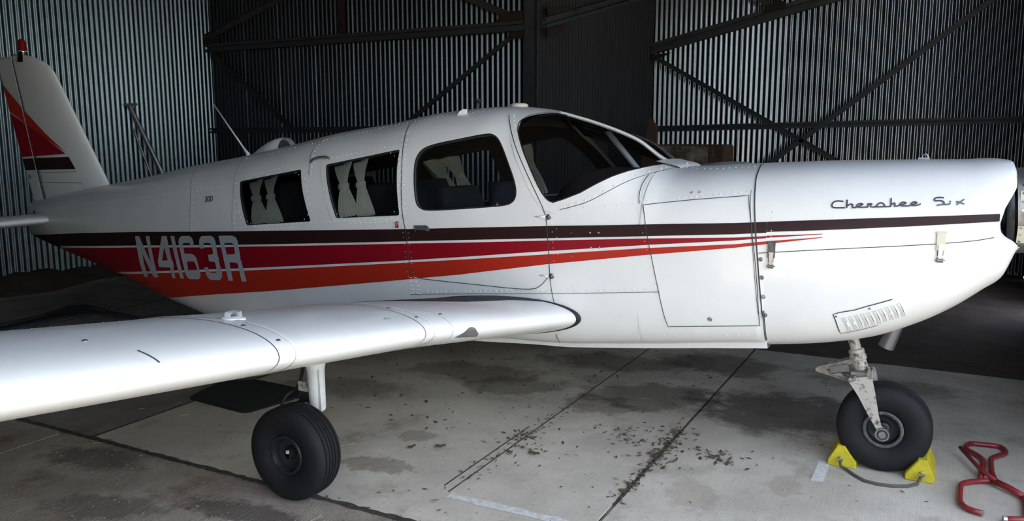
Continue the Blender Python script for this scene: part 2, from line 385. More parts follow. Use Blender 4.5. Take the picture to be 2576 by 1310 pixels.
# apron and grass outside the door
ap = simple('apron', 'apron', None, lambda b: (b.box((XD+15.01, 0, -.08), (30, 60, .12)), b.box((-6, -17.6, -.08), (18.9, 24.8, .12)))); tag(ap, 'sunlit apron outside the hangar door', 'ground', kind='structure')
gr = simple('field', 'grass', None, lambda b: b.box((10, 0, -.3), (160, 160, .1))); tag(gr, 'grass field around the hangar', 'ground', kind='structure')

def rowb(b):
    b.box((19, -5, 2.6), (8, 50, 5.4)); b.prism([(14.8, -30, 5.3), (23.2, -30, 5.3), (19, -30, 6.6)], (0, 50, 0))
    b.box((-8, -22, 2.6), (40, 8, 5.4)); b.prism([(-28, -17.8, 5.3), (-28, -26.2, 5.3), (-28, -22, 6.6)], (40, 0, 0))
rb_ = simple('sky_block_row', 'sky_block_paint', None, rowb); tag(rb_, 'added rows of hangars across the apron, blocking low sky', 'building', kind='structure')  # unseen rows added to block low sky light from the hangar
# white painted line along the near edge
def pl(b):
    rows = []
    rnd = random.Random(8)
    for i in range(47):
        x = .62+i*.06
        w = .028+.010*rnd.random(); rows.append([(x, -1.275-w, .0012), (x, -1.275+w*rnd.uniform(.5, 1), .0012)])
    b.grid(rows)
simple('painted_line', 'line_paint', fl, pl)
def jdirt(b):
    rnd = random.Random(12)
    for (x0, y0, x1, y1, w) in ((-4.4, Y0, XD, Y0, .014), (1.335, -1.02, 1.335, .05, .008), (1.335, .05, 1.335, Y1, .003), (1.335, Y0, 1.335, -1.02, .002), (-1.535, Y0, -1.535, Y1, .006), (-4.4, Y0, -4.4, Y1, .012)):
        n = int(math.hypot(x1-x0, y1-y0)/.03); rows = []
        for i in range(n+1):
            t = i/n; x = x0+(x1-x0)*t; y = y0+(y1-y0)*t; a = w*rnd.uniform(.7, 1.5); c = w*rnd.uniform(.7, 1.7)
            rows.append([(x, y-a, .0012), (x, y+c, .0012)] if y0 == y1 else [(x-a, y, .0010), (x+c, y, .0010)])
        b.grid(rows)
simple('joint_dirt', 'joint_dirt', fl, jdirt)
# saw-cut lines, with dirt in them
def cut(b):
    for x, y0, y1 in ((.60, -1.25, 1.9), (.545, -1.2, -.3), (-3.0, -1.5, 2.0)):
        b.box((x, (y0+y1)/2, -.0012), (.007, y1-y0, .006))
simple('saw_cut', 'dirt', fl, cut)

# ------------------------------------------------------------------ litter on the floor
def leafbits(b):
    rnd = random.Random(3)
    def bit(x, y, s, dark=0):
        a = rnd.uniform(0, 6.28); l = s*rnd.uniform(.6, 1.4); w = l*rnd.uniform(.18, .5)
        u = Vector((math.cos(a), math.sin(a), rnd.uniform(-.1, .25))); v = Vector((-math.sin(a), math.cos(a), rnd.uniform(-.2, .2)))
        c = Vector((x, y, .004+rnd.uniform(0, .004)))
        z = Vector((0, 0, s*.25))
        b.add([c-u*l, c-v*w, c+u*l, c+v*w, c+z*rnd.uniform(.2, 1)], [(0, 1, 4), (1, 2, 4), (2, 3, 4), (3, 0, 4)])
    for _ in range(170): t = rnd.random(); bit(1.335+rnd.gauss(0, .022), -1.0+1.1*t, .012+.008*rnd.random())
    for _ in range(75): bit(1.335+rnd.gauss(0, .05), -.28+rnd.gauss(0, .16), .017)
    for _ in range(60): bit(1.62+rnd.gauss(0, .07), -.25+rnd.gauss(0, .045), .017)
    for _ in range(60): bit(1.10+rnd.gauss(0, .12), -.18+rnd.gauss(0, .10), .013)
    for _ in range(90): t = rnd.random(); bit(.60+rnd.gauss(0, .03), -1.1+1.2*t, .012)
    for _ in range(50): bit(.63+rnd.gauss(0, .07), -.55+rnd.gauss(0, .13), .017)
    for _ in range(260): bit(rnd.uniform(-1.3, 2.6), rnd.uniform(-1.45, 1.8), .008+.010*rnd.random()**2)
    for _ in range(160): bit(rnd.uniform(-1.0, 1.3), rnd.uniform(-.6, 1.6), .012+.010*rnd.random())
    for _ in range(200): t = rnd.random(); bit(-1.5+4*t, -1.585+rnd.gauss(0, .015), .010)
lo = simple('leaf_litter', 'leaf', None, leafbits); tag(lo, 'dry brown leaf crumbs scattered along the floor joints', 'leaf litter', kind='stuff')
def gravel(b):
    rnd = random.Random(5)
    for _ in range(900):
        x = rnd.uniform(-2.6, 1.3); y = rnd.uniform(-2.35, -1.6); s = .002+.004*rnd.random()**2
        c = Vector((x, y, -.003)); a = rnd.uniform(0, 6.28)
        u = Vector((math.cos(a), math.sin(a), 0))*s*rnd.uniform(.8, 2); v = Vector((-math.sin(a), math.cos(a), 0))*s*.8
        b.add([c-u, c-v, c+u, c+v, c+Vector((0, 0, s))], [(0, 1, 4), (1, 2, 4), (2, 3, 4), (3, 0, 4)])
go = simple('grit', 'grit_stone', None, gravel); tag(go, 'loose grit and chips on the rough near slab', 'grit', kind='stuff')
def straw(b):
    rnd = random.Random(6)
    for _ in range(46):
        x = rnd.uniform(-1.8, 2.4); y = rnd.uniform(-2.2, .8); a = rnd.uniform(0, 6.28); l = rnd.uniform(.02, .075)
        b.tube([(x, y, .003), (x+l*.5*math.cos(a), y+l*.5*math.sin(a), .006), (x+l*math.cos(a+.2), y+l*math.sin(a+.2), .003)], .0009, 4)
so = simple('dry_grass', 'cream', None, straw); tag(so, 'pale dry grass stems strewn over the floor', 'straw', kind='stuff')
def leaf_thing(x, y, s, a, label):
    b = MB(); rows = []
    for i in range(9):
        t = i/8; w = s*.34*math.sin(math.pi*min(1, t*.9+.06))**.8
        u = (t-.5)*s*2; z = .005+.003*math.sin(t*9)+.006*t
        rows.append([(x+u*math.cos(a)-k*w*math.sin(a), y+u*math.sin(a)+k*w*math.cos(a), max(.003, z+.009*k*k)) for k in (-1, -.5, 0, .5, 1)])
    b.grid(rows); b.grid([[(p[0], p[1], p[2]+.0012) for p in r] for r in rows])
    o = b.build('dead_leaf', 'leaf', None, True); tag(o, label, 'leaf', 'curled leaves on the slab'); return o
leaf_thing(.27, -.81, .030, .3, 'dark curled leaf lying right of the near wheel')
leaf_thing(.14, -.89, .022, .8, 'small curled leaf between the near wheel and the dark leaf')
leaf_thing(.76, -.67, .036, -.2, 'crumpled brown leaf on the slab below the wing root')
leaf_thing(1.44, -.42, .020, 1.2, 'small leaf just right of the littered floor joint')

# ------------------------------------------------------------------ things around the hangar
def rubber_mat(b):
    c = [(-1.60, -.86), (-1.06, -.90), (-.97, -.47), (-1.08, -.38), (-1.50, -.365), (-1.69, -.50)]
    pts = []
    n = len(c)
    for i in range(n):
        p = Vector((*c[i], 0)); a = Vector((*c[i-1], 0)); d = Vector((*c[(i+1) % n], 0))
        q0 = p+(a-p).normalized()*.05; q1 = p+(d-p).normalized()*.05
        for k in range(5):
            t = k/4; pts.append((q0*(1-t)+p*t)*(1-t)+(p*(1-t)+q1*t)*t)
    b.prism([(p.x, p.y, .001) for p in pts], (0, 0, .009))
    b.prism([(p.x*.97-.04, p.y*.97-.019, .010) for p in pts], (0, 0, .003))
mo = simple('floor_mat', 'mat_black', None, rubber_mat); tag(mo, 'black rubber mat lying on the slab behind the near wheel', 'mat')
to = simple('tape_strip', 'tape', None, lambda b: b.prism([(2.083, -.33, .0008), (2.138, -.325, .0008), (2.142, -.045, .0008), (2.084, -.052, .0008)], (0, 0, .0006)))
tag(to, 'short strip of worn white tape on the floor left of the chocks', 'tape')
def patchf(b):  # dark flat piece on the floor with low folds
    c = [(-4.70, -.30), (-4.72, .16), (-4.86, .53), (-4.80, .68), (-4.42, .62), (-3.75, .55), (-3.80, .50), (-4.38, .47), (-4.47, .25), (-4.45, .02), (-4.50, -.3)]
    b.prism([(x, y, .002) for x, y in c], (0, 0, .012))
    for k in range(4): b.tube([(c[i][0]*(1-k*.004), c[i][1]-.02*k, .016+.006*math.sin(i+k)) for i in range(5)], .010, 5)
tp = simple('dark_patch', 'patch', None, patchf, True); tag(tp, 'dark flat piece with low folds on the floor under the tail', 'patch')
def poles(lab, a, b_, r, top=None, m='dull_metal'):
    b = MB(); b.tube([a, b_], r, 8)
    if top: b.bar(*top, .03, .03)
    o = b.build('leaning_pole', m, None); tag(o, lab, 'pole', 'poles leaning on the rear wall'); return o
poles('thick dark pole with a crosspiece leaning on the rear wall', (XL+.75, 2.99, .05), (XL+.06, 2.57, 2.03), .030, ((XL+.08, 2.49, 2.03), (XL+.08, 2.66, 2.04)), 'steel')
poles('thin pale pole leaning beside the thick pole', (XL+.55, 2.85, .04), (XL+.06, 2.60, 1.75), .014, None, 'steel')
poles('thin dark rod leaning right of the poles', (XL+.45, 3.05, .04), (XL+.05, 2.78, 1.62), .008, None, 'black_plastic')
# rusty cabinet and post beyond the windshield
yK = 5.5
cab = empty('metal_cabinet', (-.2, yK+.25, .0)); tag(cab, 'old rusty metal cabinet standing against the far wall', 'cabinet')
def rbox(b, x0, x1, y0, y1, z0, z1, r):
    pts = []
    for (cx, cz, a0) in ((x1-r, z1-r, 0), (x0+r, z1-r, 90), (x0+r, z0+r, 180), (x1-r, z0+r, 270)):
        for k in range(6):
            a = math.radians(a0+k*18); pts.append((cx+r*math.cos(a), y0, cz+r*math.sin(a)))
    b.prism(pts, (0, y1-y0, 0))
simple('body', 'rust', cab, lambda b: rbox(b, -.66, .205, yK, yK+.5, .03, 1.535, .035))
simple('front_panel', 'old_panel', cab, lambda b: rbox(b, -.60, .02, yK-.012, yK+.01, .08, 1.515, .03))
simple('handle', 'black_plastic', cab, lambda b: b.box((-.33, yK-.02, 1.435), (.11, .014, .006)))
simple('side_panel', 'rust', cab, lambda b: rbox(b, .04, .195, yK-.010, yK+.01, .08, 1.51, .02))
simple('trim_strip', 'old_panel', cab, lambda b: b.box((.075, yK-.014, 1.44), (.006, .008, .10)))
pst = simple('rusty_plate', 'rust', None, lambda b: b.prism([(-.82, 5.42, 0), (-.60, 5.42, 0), (-.597, 5.42, 1.765), (-.64, 5.42, 1.80), (-.655, 5.42, 1.85), (-.70, 5.42, 1.85), (-.72, 5.42, 1.70), (-.78, 5.42, 1.40)], (0, .05, 0)))
tag(pst, 'rust brown steel plate upright left of the rusty cabinet', 'plate')

# wheel chocks
def chock(x0, x1, ya, yb, xt, zt, lab):
    r = empty('wheel_chock', ((x0+x1)/2, (ya+yb)/2, 0)); tag(r, lab, 'wheel chock', 'yellow chocks at the nose wheel')
    def body(b):
        pr = [(x0, .0), (x1, .0), (x1, .028), (xt+.018, zt), (xt-.018, zt), (x0, .028)]
        n = len(pr); e = .008
        rows = []
        cx, cz = xt, .04
        for y, k in ((ya, .93), (ya+e, 1), (yb-e, 1), (yb, .93)):
            rows.append([(cx+(x-cx)*k, y, cz+(z-cz)*k if z > 0 else (0 if k == 1 else .003)) for x, z in pr])
        b.grid(rows, True); b.f += [tuple(range(n-1, -1, -1)), tuple(3*n+i for i in range(n))]
    simple('block', 'yellow_paint', r, body)
    def eye(b):
        c = Vector((xt, ya-.012, .045)); b.tube([c+Vector((.012*math.cos(a*.628), -.004, .012*math.sin(a*.628))) for a in range(10)], .0035, 6, True)
        b.tube([(xt, ya+.02, .045), (xt, ya-.006, .045)], .004, 6)
    simple('eye_bolt', 'steel', r, eye, True)
    return r
chock(2.128, 2.262, -.085, .19, 2.188, .108, 'yellow wheel chock behind the nose wheel')
chock(2.482, 2.612, -.105, .17, 2.556, .110, 'yellow wheel chock in front of the nose wheel, scuffed black')
rp = simple('rope', 'rope', None, lambda b: b.tube([(2.188, -.105, .040), (2.196, -.118, .015), (2.225, -.130, .009), (2.262, -.180, .008), (2.315, -.232, .008), (2.378, -.244, .008), (2.44, -.235, .008), (2.50, -.205, .008), (2.540, -.160, .010), (2.554, -.125, .035)], .0075, 8), True)
tag(rp, 'dirty grey rope lying between the two yellow chocks', 'rope')
# tow bar
tb = empty('tow_bar', (2.85, 0, 0)); tag(tb, 'red bent-tube tow bar lying on the floor ahead of the nose wheel', 'tow bar')
def rnd_path(P, r=.02, k=4):
    out = [Vector(P[0])]
    for i in range(1, len(P)-1):
        p = Vector(P[i]); a = Vector(P[i-1]); d = Vector(P[i+1]); la = min(r, (a-p).length*.45); lb = min(r, (d-p).length*.45)
        q0 = p+(a-p).normalized()*la; q1 = p+(d-p).normalized()*lb
        for j in range(k+1):
            t = j/k; out.append((q0*(1-t)+p*t)*(1-t)+(p*(1-t)+q1*t)*t)
    out.append(Vector(P[-1])); return out
RT = .0125
simple('handle_loop', 'tow_red', tb, lambda b: b.tube(rnd_path([(2.807, .005, .016), (2.829, .28, .016), (2.815, .345, .016), (2.745, .43, .016), (2.765, .53, .016), (2.92, .555, .016), (2.94, .46, .016), (2.862, .35, .016), (2.858, .15, .016), (2.87, -.01, .022)], .035), RT, 10), True)
simple('push_lever', 'tow_red', tb, lambda b: b.tube([(2.722, .34, .050), (2.80, .10, .044), (2.868, -.018, .036)], .010, 10), True)
simple('cross_tube', 'tow_red', tb, lambda b: b.tube([(2.86, -.005, .030), (2.92, -.055, .026), (2.975, -.118, .020)], .0155, 10), True)
simple('fork_arm', 'tow_red', tb, lambda b: b.tube(rnd_path([(2.872, .02, .020), (2.81, .010, .016), (2.722, -.070, .016), (2.715, -.30, .016), (2.742, -.362, .016), (2.80, -.382, .016)], .04), RT, 10), True)
simple('fork_arm', 'tow_red', tb, lambda b: b.tube(rnd_path([(2.972, -.112, .018), (2.975, -.20, .016), (2.968, -.365, .016), (2.885, -.398, .016)], .03), RT, 10), True)
for p, q in (((2.794, -.379, .016), (2.806, -.384, .016)), ((2.893, -.3955, .016), (2.878, -.400, .016))):
    simple('worn_tip', 'steel', tb, lambda b: b.tube([p, q], RT*1.03, 10))
# fuselage stations: x, half width, top, bottom, widest height, upper and lower roundness
ST =[ (-4.46, 0.035, 1.0767, 0.7974, 0.95, 2.2, 2.2),
(-4.3, 0.09, 1.1098, 0.7682, 0.955, 2.2, 2.2),
(-3.9, 0.19, 1.1821, 0.6981, 0.955, 2.3, 2.4),
(-3.4, 0.285, 1.2605, 0.6236, 0.955, 2.4, 2.8),
(-2.9, 0.37, 1.3328, 0.5387, 0.96, 2.5, 3.2),
(-2.3, 0.46, 1.4381, 0.4188, 0.97, 2.5, 3.6),
(-1.8, 0.525, 1.5118, 0.36, 0.98, 2.5, 4.0),
(-1.27, 0.585, 1.6034, 0.368, 1.0, 2.5, 5.0),
(-0.86, 0.612, 1.6807, 0.395, 1.02, 2.5, 5.0),
(-0.48, 0.63, 1.7303, 0.43, 1.04, 2.5, 5.0),
(-0.07, 0.64, 1.7953, 0.469, 1.06, 2.5, 5.0),
(0.31, 0.64, 1.8168, 0.5086, 1.08, 2.5, 5.0),
(0.5, 0.636, 1.8018, 0.5241, 1.085, 2.45, 5.0),
(0.64, 0.632, 1.7699, 0.5278, 1.09, 2.7, 5.0),
(0.81, 0.625, 1.7227, 0.5355, 1.09, 3.0, 5.0),
(1.05, 0.612, 1.6325, 0.5605, 1.09, 3.0, 5.0),
(1.25, 0.6, 1.5091, 0.5828, 1.09, 3.0, 5.0),
(1.38, 0.592, 1.487, 0.5977, 1.09, 2.8, 5.0),
(1.6, 0.578, 1.5008, 0.6259, 1.09, 2.9, 5.0),
(1.86, 0.56, 1.5151, 0.6558, 1.09, 3.0, 5.0) ]
CW =[ (1.865, 0.5598, 1.5154, 0.6303, 1.09, 3.0, 3.6),
(2.06, 0.548, 1.525, 0.6547, 1.1, 3.0, 3.4),
(2.3, 0.525, 1.5312, 0.7043, 1.12, 3.0, 3.0),
(2.48, 0.505, 1.536, 0.783, 1.14, 3.0, 2.8),
(2.63, 0.485, 1.5387, 0.8773, 1.17, 3.0, 2.7),
(2.74, 0.462, 1.5441, 0.9684, 1.2, 3.0, 2.6),
(2.8, 0.44, 1.5388, 1.0199, 1.22, 3.0, 2.5),
(2.845, 0.39, 1.5187, 1.1415, 1.25, 2.8, 2.4) ]
def pchip(xs,ys,x):
    n=len(xs)
    if x<=xs[0]: return ys[0]
    if x>=xs[-1]: return ys[-1]
    i=0
    while x>xs[i+1]: i+=1
    def dl(k): return (ys[k+1]-ys[k])/(xs[k+1]-xs[k])
    def sl(k):
        if k==0: return dl(0)
        if k==n-1: return dl(n-2)
        a,b=dl(k-1),dl(k)
        if a*b<=0: return 0.
        h0,h1=xs[k]-xs[k-1],xs[k+1]-xs[k]
        w1,w2=2*h1+h0,h1+2*h0
        return (w1+w2)/(w1/a+w2/b)
    h=xs[i+1]-xs[i]; t=(x-xs[i])/h
    return ((2*t**3-3*t*t+1)*ys[i]+(t**3-2*t*t+t)*h*sl(i)+(-2*t**3+3*t*t)*ys[i+1]+(t**3-t*t)*h*sl(i+1))
def station(x):
    T=ST if x<=1.865 else CW
    xs=[s[0] for s in T]
    return [pchip(xs,[s[k] for s in T],x) for k in range(1,7)]
def half(x,z,st=None):
    w,zt,zb,zc,nu,nl=st or station(x)
    if z>=zc: h,n=zt-zc,nu
    else: h,n=zc-zb,nl
    q=abs(z-zc)/h
    if q>=1: return None
    return w*(1-q**n)**(1/n)
D = {
'black_top':[(-4.404,0.808),(-3.381,0.904),(-2.546,0.972),(-1.581,1.04),(-1.016,1.08),(-0.039,1.144),(0.286,1.167),(0.796,1.201),(1.307,1.23),(1.725,1.254)],
'black_top_c':[(1.821,1.261),(2.175,1.289),(2.454,1.309),(2.757,1.331)],
'black_bot':[(-3.866,0.761),(-3.424,0.8),(-2.56,0.873),(-1.588,0.951),(-1.021,0.998),(-0.04,1.077),(0.286,1.102),(0.805,1.14),(1.311,1.175),(1.729,1.204)],
'black_bot_c':[(1.825,1.216),(2.179,1.246),(2.457,1.271),(2.76,1.301)],
'red_top':[(-3.803,0.745),(-3.439,0.781),(-2.562,0.859),(-1.589,0.936),(-1.314,0.961),(-0.03,1.065),(0.286,1.088),(0.814,1.129),(1.311,1.164),(1.73,1.189)],
'red_top_c':[(1.826,1.2),(2.1,1.223)],
'red_bot':[(-2.907,0.64),(-2.052,0.74),(-1.325,0.823),(-0.032,0.972),(0.285,1.01),(0.814,1.076),(1.312,1.133),(1.731,1.176)],
'red_bot_c':[(1.826,1.189),(2.1,1.222)],
'or_top':[(-2.956,0.616),(-2.055,0.725),(-1.326,0.807),(-0.033,0.959),(0.284,0.996),(0.814,1.059),(1.313,1.118),(1.732,1.159)],
'or_top_c':[(1.827,1.173),(2.101,1.209)],
'or_bot':[(-1.634,0.62),(-1.043,0.707),(-0.035,0.865),(0.283,0.915),(0.814,1.009),(1.313,1.085),(1.732,1.143)],
'or_bot_c':[(1.828,1.161),(2.101,1.207)],
'w1':[(-1.425,1.361),(-0.891,1.447),(-0.744,1.152),(-1.295,1.098)],
'w2':[(-0.69,1.479),(-0.162,1.571),(-0.088,1.218),(-0.541,1.181)],
'wd':[(-0.024,1.48),(-0.027,1.532),(-0.007,1.575),(0.057,1.601),(0.202,1.627),(0.372,1.659),(0.413,1.654),(0.457,1.627),(0.515,1.56),(0.593,1.45),(0.621,1.391),(0.628,1.347),(0.613,1.314),(0.57,1.295),(0.403,1.278),(0.097,1.249),(0.044,1.262),(0.016,1.293)],
'ws':[(0.541,1.673),(0.518,1.726),(0.533,1.754),(0.586,1.77),(0.615,1.774),(0.644,1.769)],
'ws_pillar':[(0.541,1.673),(0.6,1.601),(0.69,1.482),(0.762,1.375),(0.805,1.329),(0.836,1.32)],
'ws_low':[(0.836,1.32),(0.893,1.339),(0.972,1.371),(1.045,1.414),(1.111,1.45),(1.168,1.474),(1.228,1.492),(1.267,1.5)],
'fair_low':[(0.876,1.286),(0.938,1.302),(1.018,1.327),(1.109,1.379),(1.186,1.428),(1.269,1.462),(1.328,1.479),(1.334,1.49)],
'door_rear':[(-0.222,1.734),(-0.186,1.676),(-0.149,1.609),(-0.099,1.457),(-0.078,1.307),(-0.061,1.199),(-0.042,1.135),(-0.024,0.981),(-0.011,0.882)],
'door_front':[(0.424,1.759),(0.467,1.715),(0.528,1.642),(0.637,1.511),(0.728,1.384),(0.796,1.271),(0.809,1.198),(0.816,1.098),(0.825,0.957)],
'door_bot':[(0.047,0.876),(0.156,0.874),(0.405,0.872),(0.638,0.868),(0.74,0.874),(0.777,0.896),(0.806,0.929),(0.825,0.957)],
'seam_f':[(0.825,0.946),(0.838,0.855),(0.85,0.81)],
'seam_f2':[(0.839,0.642),(0.832,0.604),(0.826,0.576)],
'seam_a':[(-0.883,1.622),(-0.887,1.586),(-0.872,1.546),(-0.833,1.479),(-0.808,1.419)],
'seam_t':[(-2.044,1.426),(-2.012,1.386),(-1.929,1.285),(-1.888,1.183),(-1.886,1.025)],
'seam_t2':[(-1.601,1.515),(-1.538,1.449),(-1.497,1.376),(-1.448,1.254),(-1.434,1.054)],
'bag':[(1.286,1.319),(1.528,1.35),(1.769,1.375),(1.795,1.259),(1.818,1.116),(1.836,0.971),(1.852,0.787),(1.651,0.766),(1.427,0.742),(1.412,0.792),(1.347,1.07),(1.301,1.266)],
'deck_l':[(1.266,1.324),(1.256,1.366),(1.254,1.412),(1.261,1.455)],
'fw':[(1.752,1.509),(1.772,1.49),(1.779,1.452),(1.792,1.398),(1.813,1.259),(1.83,1.117),(1.846,0.972),(1.863,0.843),(1.865,0.707)],
'hs':[(-0.018,0.781),(0.403,0.823),(0.86,0.861),(1.389,0.911)],
'hs2':[(0.939,1.288),(1.251,1.32)],
'part':[(1.835,1.124),(1.991,1.142),(2.184,1.163),(2.462,1.191),(2.666,1.216),(2.75,1.235)],
'latch1':[(1.871,1.173),(1.905,1.175),(1.89,1.063)],
'latch2':[(2.543,1.248),(2.574,1.249),(2.564,1.132)],
'scr':[(1.846,1.096),(1.855,1.013),(1.864,0.925),(1.873,0.838)],
'louv':[(2.16,0.865),(2.416,0.938),(2.437,0.857),(2.188,0.764)],
'hnd':[(0.024,1.153),(0.024,1.169),(0.068,1.171),(0.104,1.158)],
'hinge1':[(0.726,1.259),(0.802,1.262),(0.803,1.234),(0.727,1.231)],
'hinge2':[(0.729,0.933),(0.755,0.96),(0.821,0.964),(0.821,0.936),(0.849,0.95)],
'tag7':[(-0.114,1.179),(-0.09,1.183),(-0.09,1.148),(-0.111,1.144)],
't300':[(-1.758,1.248),(-1.664,1.255),(-1.652,1.222),(-1.742,1.216)],
'step':[(-0.832,1.498),(-0.789,1.515),(-0.718,1.522),(-0.688,1.514),(-0.714,1.497),(-0.805,1.489)],
'lock':[(1.627,0.798)],
'rivscrew':[(1.036,1.179),(1.079,1.181),(1.041,1.106),(1.084,1.109),(1.502,1.381),(1.54,1.384)],
'emb':[(2.125,1.332),(2.128,1.379),(2.469,1.4),(2.635,1.388)],
'NUM':{'N':[[(-2.557,0.941),(-2.502,0.945),(-2.379,0.764),(-2.417,0.951),(-2.371,0.955),(-2.314,0.665),(-2.377,0.657),(-2.478,0.824),(-2.459,0.653),(-2.514,0.645)]],'4':[[(-2.216,0.966),(-2.156,0.971),(-2.115,0.805),(-2.102,0.803),(-2.098,0.757),(-2.106,0.753),(-2.095,0.681),(-2.136,0.677),(-2.143,0.751),(-2.282,0.742),(-2.288,0.781)],[(-2.194,0.892),(-2.164,0.8),(-2.234,0.792)]],'1':[[(-2.112,0.974),(-2.067,0.977),(-1.993,0.689),(-2.038,0.685)]],'6':[[(-1.98,0.983),(-1.895,0.99),(-1.865,0.979),(-1.852,0.956),(-1.846,0.926),(-1.884,0.923),(-1.891,0.936),(-1.904,0.941),(-1.96,0.936),(-1.975,0.927),(-1.959,0.865),(-1.881,0.87),(-1.847,0.861),(-1.827,0.844),(-1.797,0.742),(-1.801,0.72),(-1.826,0.701),(-1.926,0.692),(-1.955,0.702),(-1.968,0.725),(-2.019,0.917),(-2.02,0.947),(-2.007,0.969)],[(-1.938,0.812),(-1.866,0.82),(-1.85,0.812),(-1.826,0.765),(-1.932,0.752)]],'3':[[(-1.76,0.998),(-1.653,1.007),(-1.625,0.996),(-1.611,0.971),(-1.595,0.874),(-1.583,0.865),(-1.59,0.859),(-1.585,0.843),(-1.562,0.765),(-1.566,0.741),(-1.592,0.718),(-1.694,0.711),(-1.722,0.725),(-1.737,0.748),(-1.75,0.789),(-1.71,0.794),(-1.694,0.766),(-1.678,0.759),(-1.627,0.765),(-1.613,0.775),(-1.628,0.832),(-1.644,0.837),(-1.691,0.834),(-1.703,0.878),(-1.652,0.884),(-1.642,0.896),(-1.655,0.945),(-1.662,0.954),(-1.679,0.957),(-1.73,0.954),(-1.744,0.943),(-1.738,0.917),(-1.781,0.912),(-1.789,0.942),(-1.783,0.974)]],'R':[[(-1.576,1.012),(-1.437,1.023),(-1.402,1.014),(-1.385,0.993),(-1.366,0.888),(-1.371,0.88),(-1.36,0.868),(-1.319,0.737),(-1.367,0.733),(-1.397,0.844),(-1.412,0.851),(-1.479,0.846),(-1.454,0.728),(-1.5,0.724)],[(-1.519,0.968),(-1.441,0.975),(-1.427,0.967),(-1.416,0.915),(-1.427,0.904),(-1.501,0.896)]]},
'EMB':[[(2.173,1.363),(2.15,1.365),(2.135,1.361),(2.128,1.35),(2.129,1.34),(2.14,1.335),(2.182,1.337)],[(2.188,1.37),(2.189,1.336)],[(2.189,1.343),(2.197,1.351),(2.208,1.354),(2.213,1.349),(2.21,1.339),(2.224,1.339)],[(2.21,1.339),(2.227,1.34),(2.241,1.348),(2.254,1.353),(2.246,1.357),(2.233,1.355),(2.227,1.346),(2.233,1.34),(2.273,1.343)],[(2.273,1.359),(2.272,1.343)],[(2.272,1.352),(2.28,1.357),(2.289,1.356),(2.281,1.35),(2.282,1.344),(2.296,1.344)],[(2.296,1.344),(2.307,1.348),(2.312,1.359),(2.323,1.363),(2.334,1.358),(2.339,1.348)],[(2.296,1.344),(2.361,1.348)],[(2.36,1.382),(2.362,1.348)],[(2.362,1.355),(2.372,1.364),(2.378,1.359),(2.373,1.35),(2.384,1.35)],[(2.384,1.35),(2.397,1.356),(2.409,1.358),(2.421,1.364),(2.411,1.368),(2.4,1.365),(2.395,1.357),(2.401,1.351),(2.433,1.353)],[(2.433,1.353),(2.439,1.359),(2.451,1.361),(2.462,1.366),(2.452,1.37),(2.442,1.368),(2.437,1.359),(2.441,1.354),(2.464,1.356),(2.474,1.363)],[(2.559,1.389),(2.541,1.391),(2.526,1.387),(2.523,1.381),(2.527,1.376),(2.55,1.378),(2.56,1.373),(2.562,1.366),(2.551,1.361),(2.535,1.359)],[(2.557,1.363),(2.579,1.363),(2.584,1.369)],[(2.583,1.378),(2.583,1.373)],[(2.633,1.385),(2.618,1.373),(2.607,1.363)],[(2.605,1.376),(2.62,1.372),(2.635,1.367)]],
'LOUV':[[(2.205,0.852),(2.229,0.784)],[(2.23,0.86),(2.255,0.793)],[(2.254,0.869),(2.278,0.804)],[(2.278,0.877),(2.302,0.812)],[(2.302,0.884),(2.326,0.822)],[(2.326,0.894),(2.35,0.831)],[(2.35,0.903),(2.373,0.842)],[(2.373,0.914),(2.397,0.851)],[(2.397,0.923),(2.419,0.862)],[(2.421,0.933),(2.443,0.872)]],
'LOUT':[(2.392,0.952),(2.351,0.935),(2.294,0.913),(2.245,0.892),(2.187,0.877),(2.159,0.865),(2.17,0.834),(2.183,0.78),(2.187,0.766),(2.236,0.779),(2.295,0.801),(2.338,0.819)],
'LSCR':[(2.305,0.903),(2.172,0.856)],
}
# ================================================================== the airplane
plane = empty('airplane', (0, 0, 0)); tag(plane, 'white low-wing airplane with maroon, red and orange stripes parked in the hangar', 'airplane')
_cache = {}
def stn(x):
    k = round(x, 4)
    if k not in _cache: _cache[k] = station(x)
    return _cache[k]
def hw(x, z):
    h = half(x, z, stn(x)); return 0. if h is None else h
def SN(x, z, side=-1):
    e = .004
    dx = (hw(x+e, z)-hw(x-e, z))/(2*e); dz = (hw(x, z+e)-hw(x, z-e))/(2*e)
    n = Vector((-dx, side, -dz)); n.normalize(); return n
def SP(x, z, off=0., side=-1):
    return Vector((x, side*hw(x, z), z))+SN(x, z, side)*off
def section(x, n=96, off=0.):
    w, zt, zb, zc, nu, nl = stn(x)
    w -= off; zt -= off; zb += off
    raw = []
    for i in range(361):
        th = math.radians(-90+i*.5); s, c = math.sin(th), max(0., math.cos(th))
        nn, h = (nu, zt-zc) if s >= 0 else (nl, zc-zb)
        raw.append((w*c**(2/nn), zc+math.copysign(h*abs(s)**(2/nn), s)))
    acc = [0.]
    for i in range(360): acc.append(acc[-1]+math.hypot(raw[i+1][0]-raw[i][0], raw[i+1][1]-raw[i][1]))
    out = []; j = 0
    for k in range(n+1):
        t = acc[-1]*k/n
        while j < 359 and acc[j+1] < t: j += 1
        u = (t-acc[j])/max(1e-9, acc[j+1]-acc[j]); out.append((raw[j][0]*(1-u)+raw[j+1][0]*u, raw[j][1]*(1-u)+raw[j+1][1]*u))
    return out
def lerp_tab(tab, x):
    if x <= tab[0][0]: return tab[0][1]
    for (a, b), (c, d) in zip(tab, tab[1:]):
        if x <= c: return b+(d-b)*(x-a)/(c-a)
    return tab[-1][1]
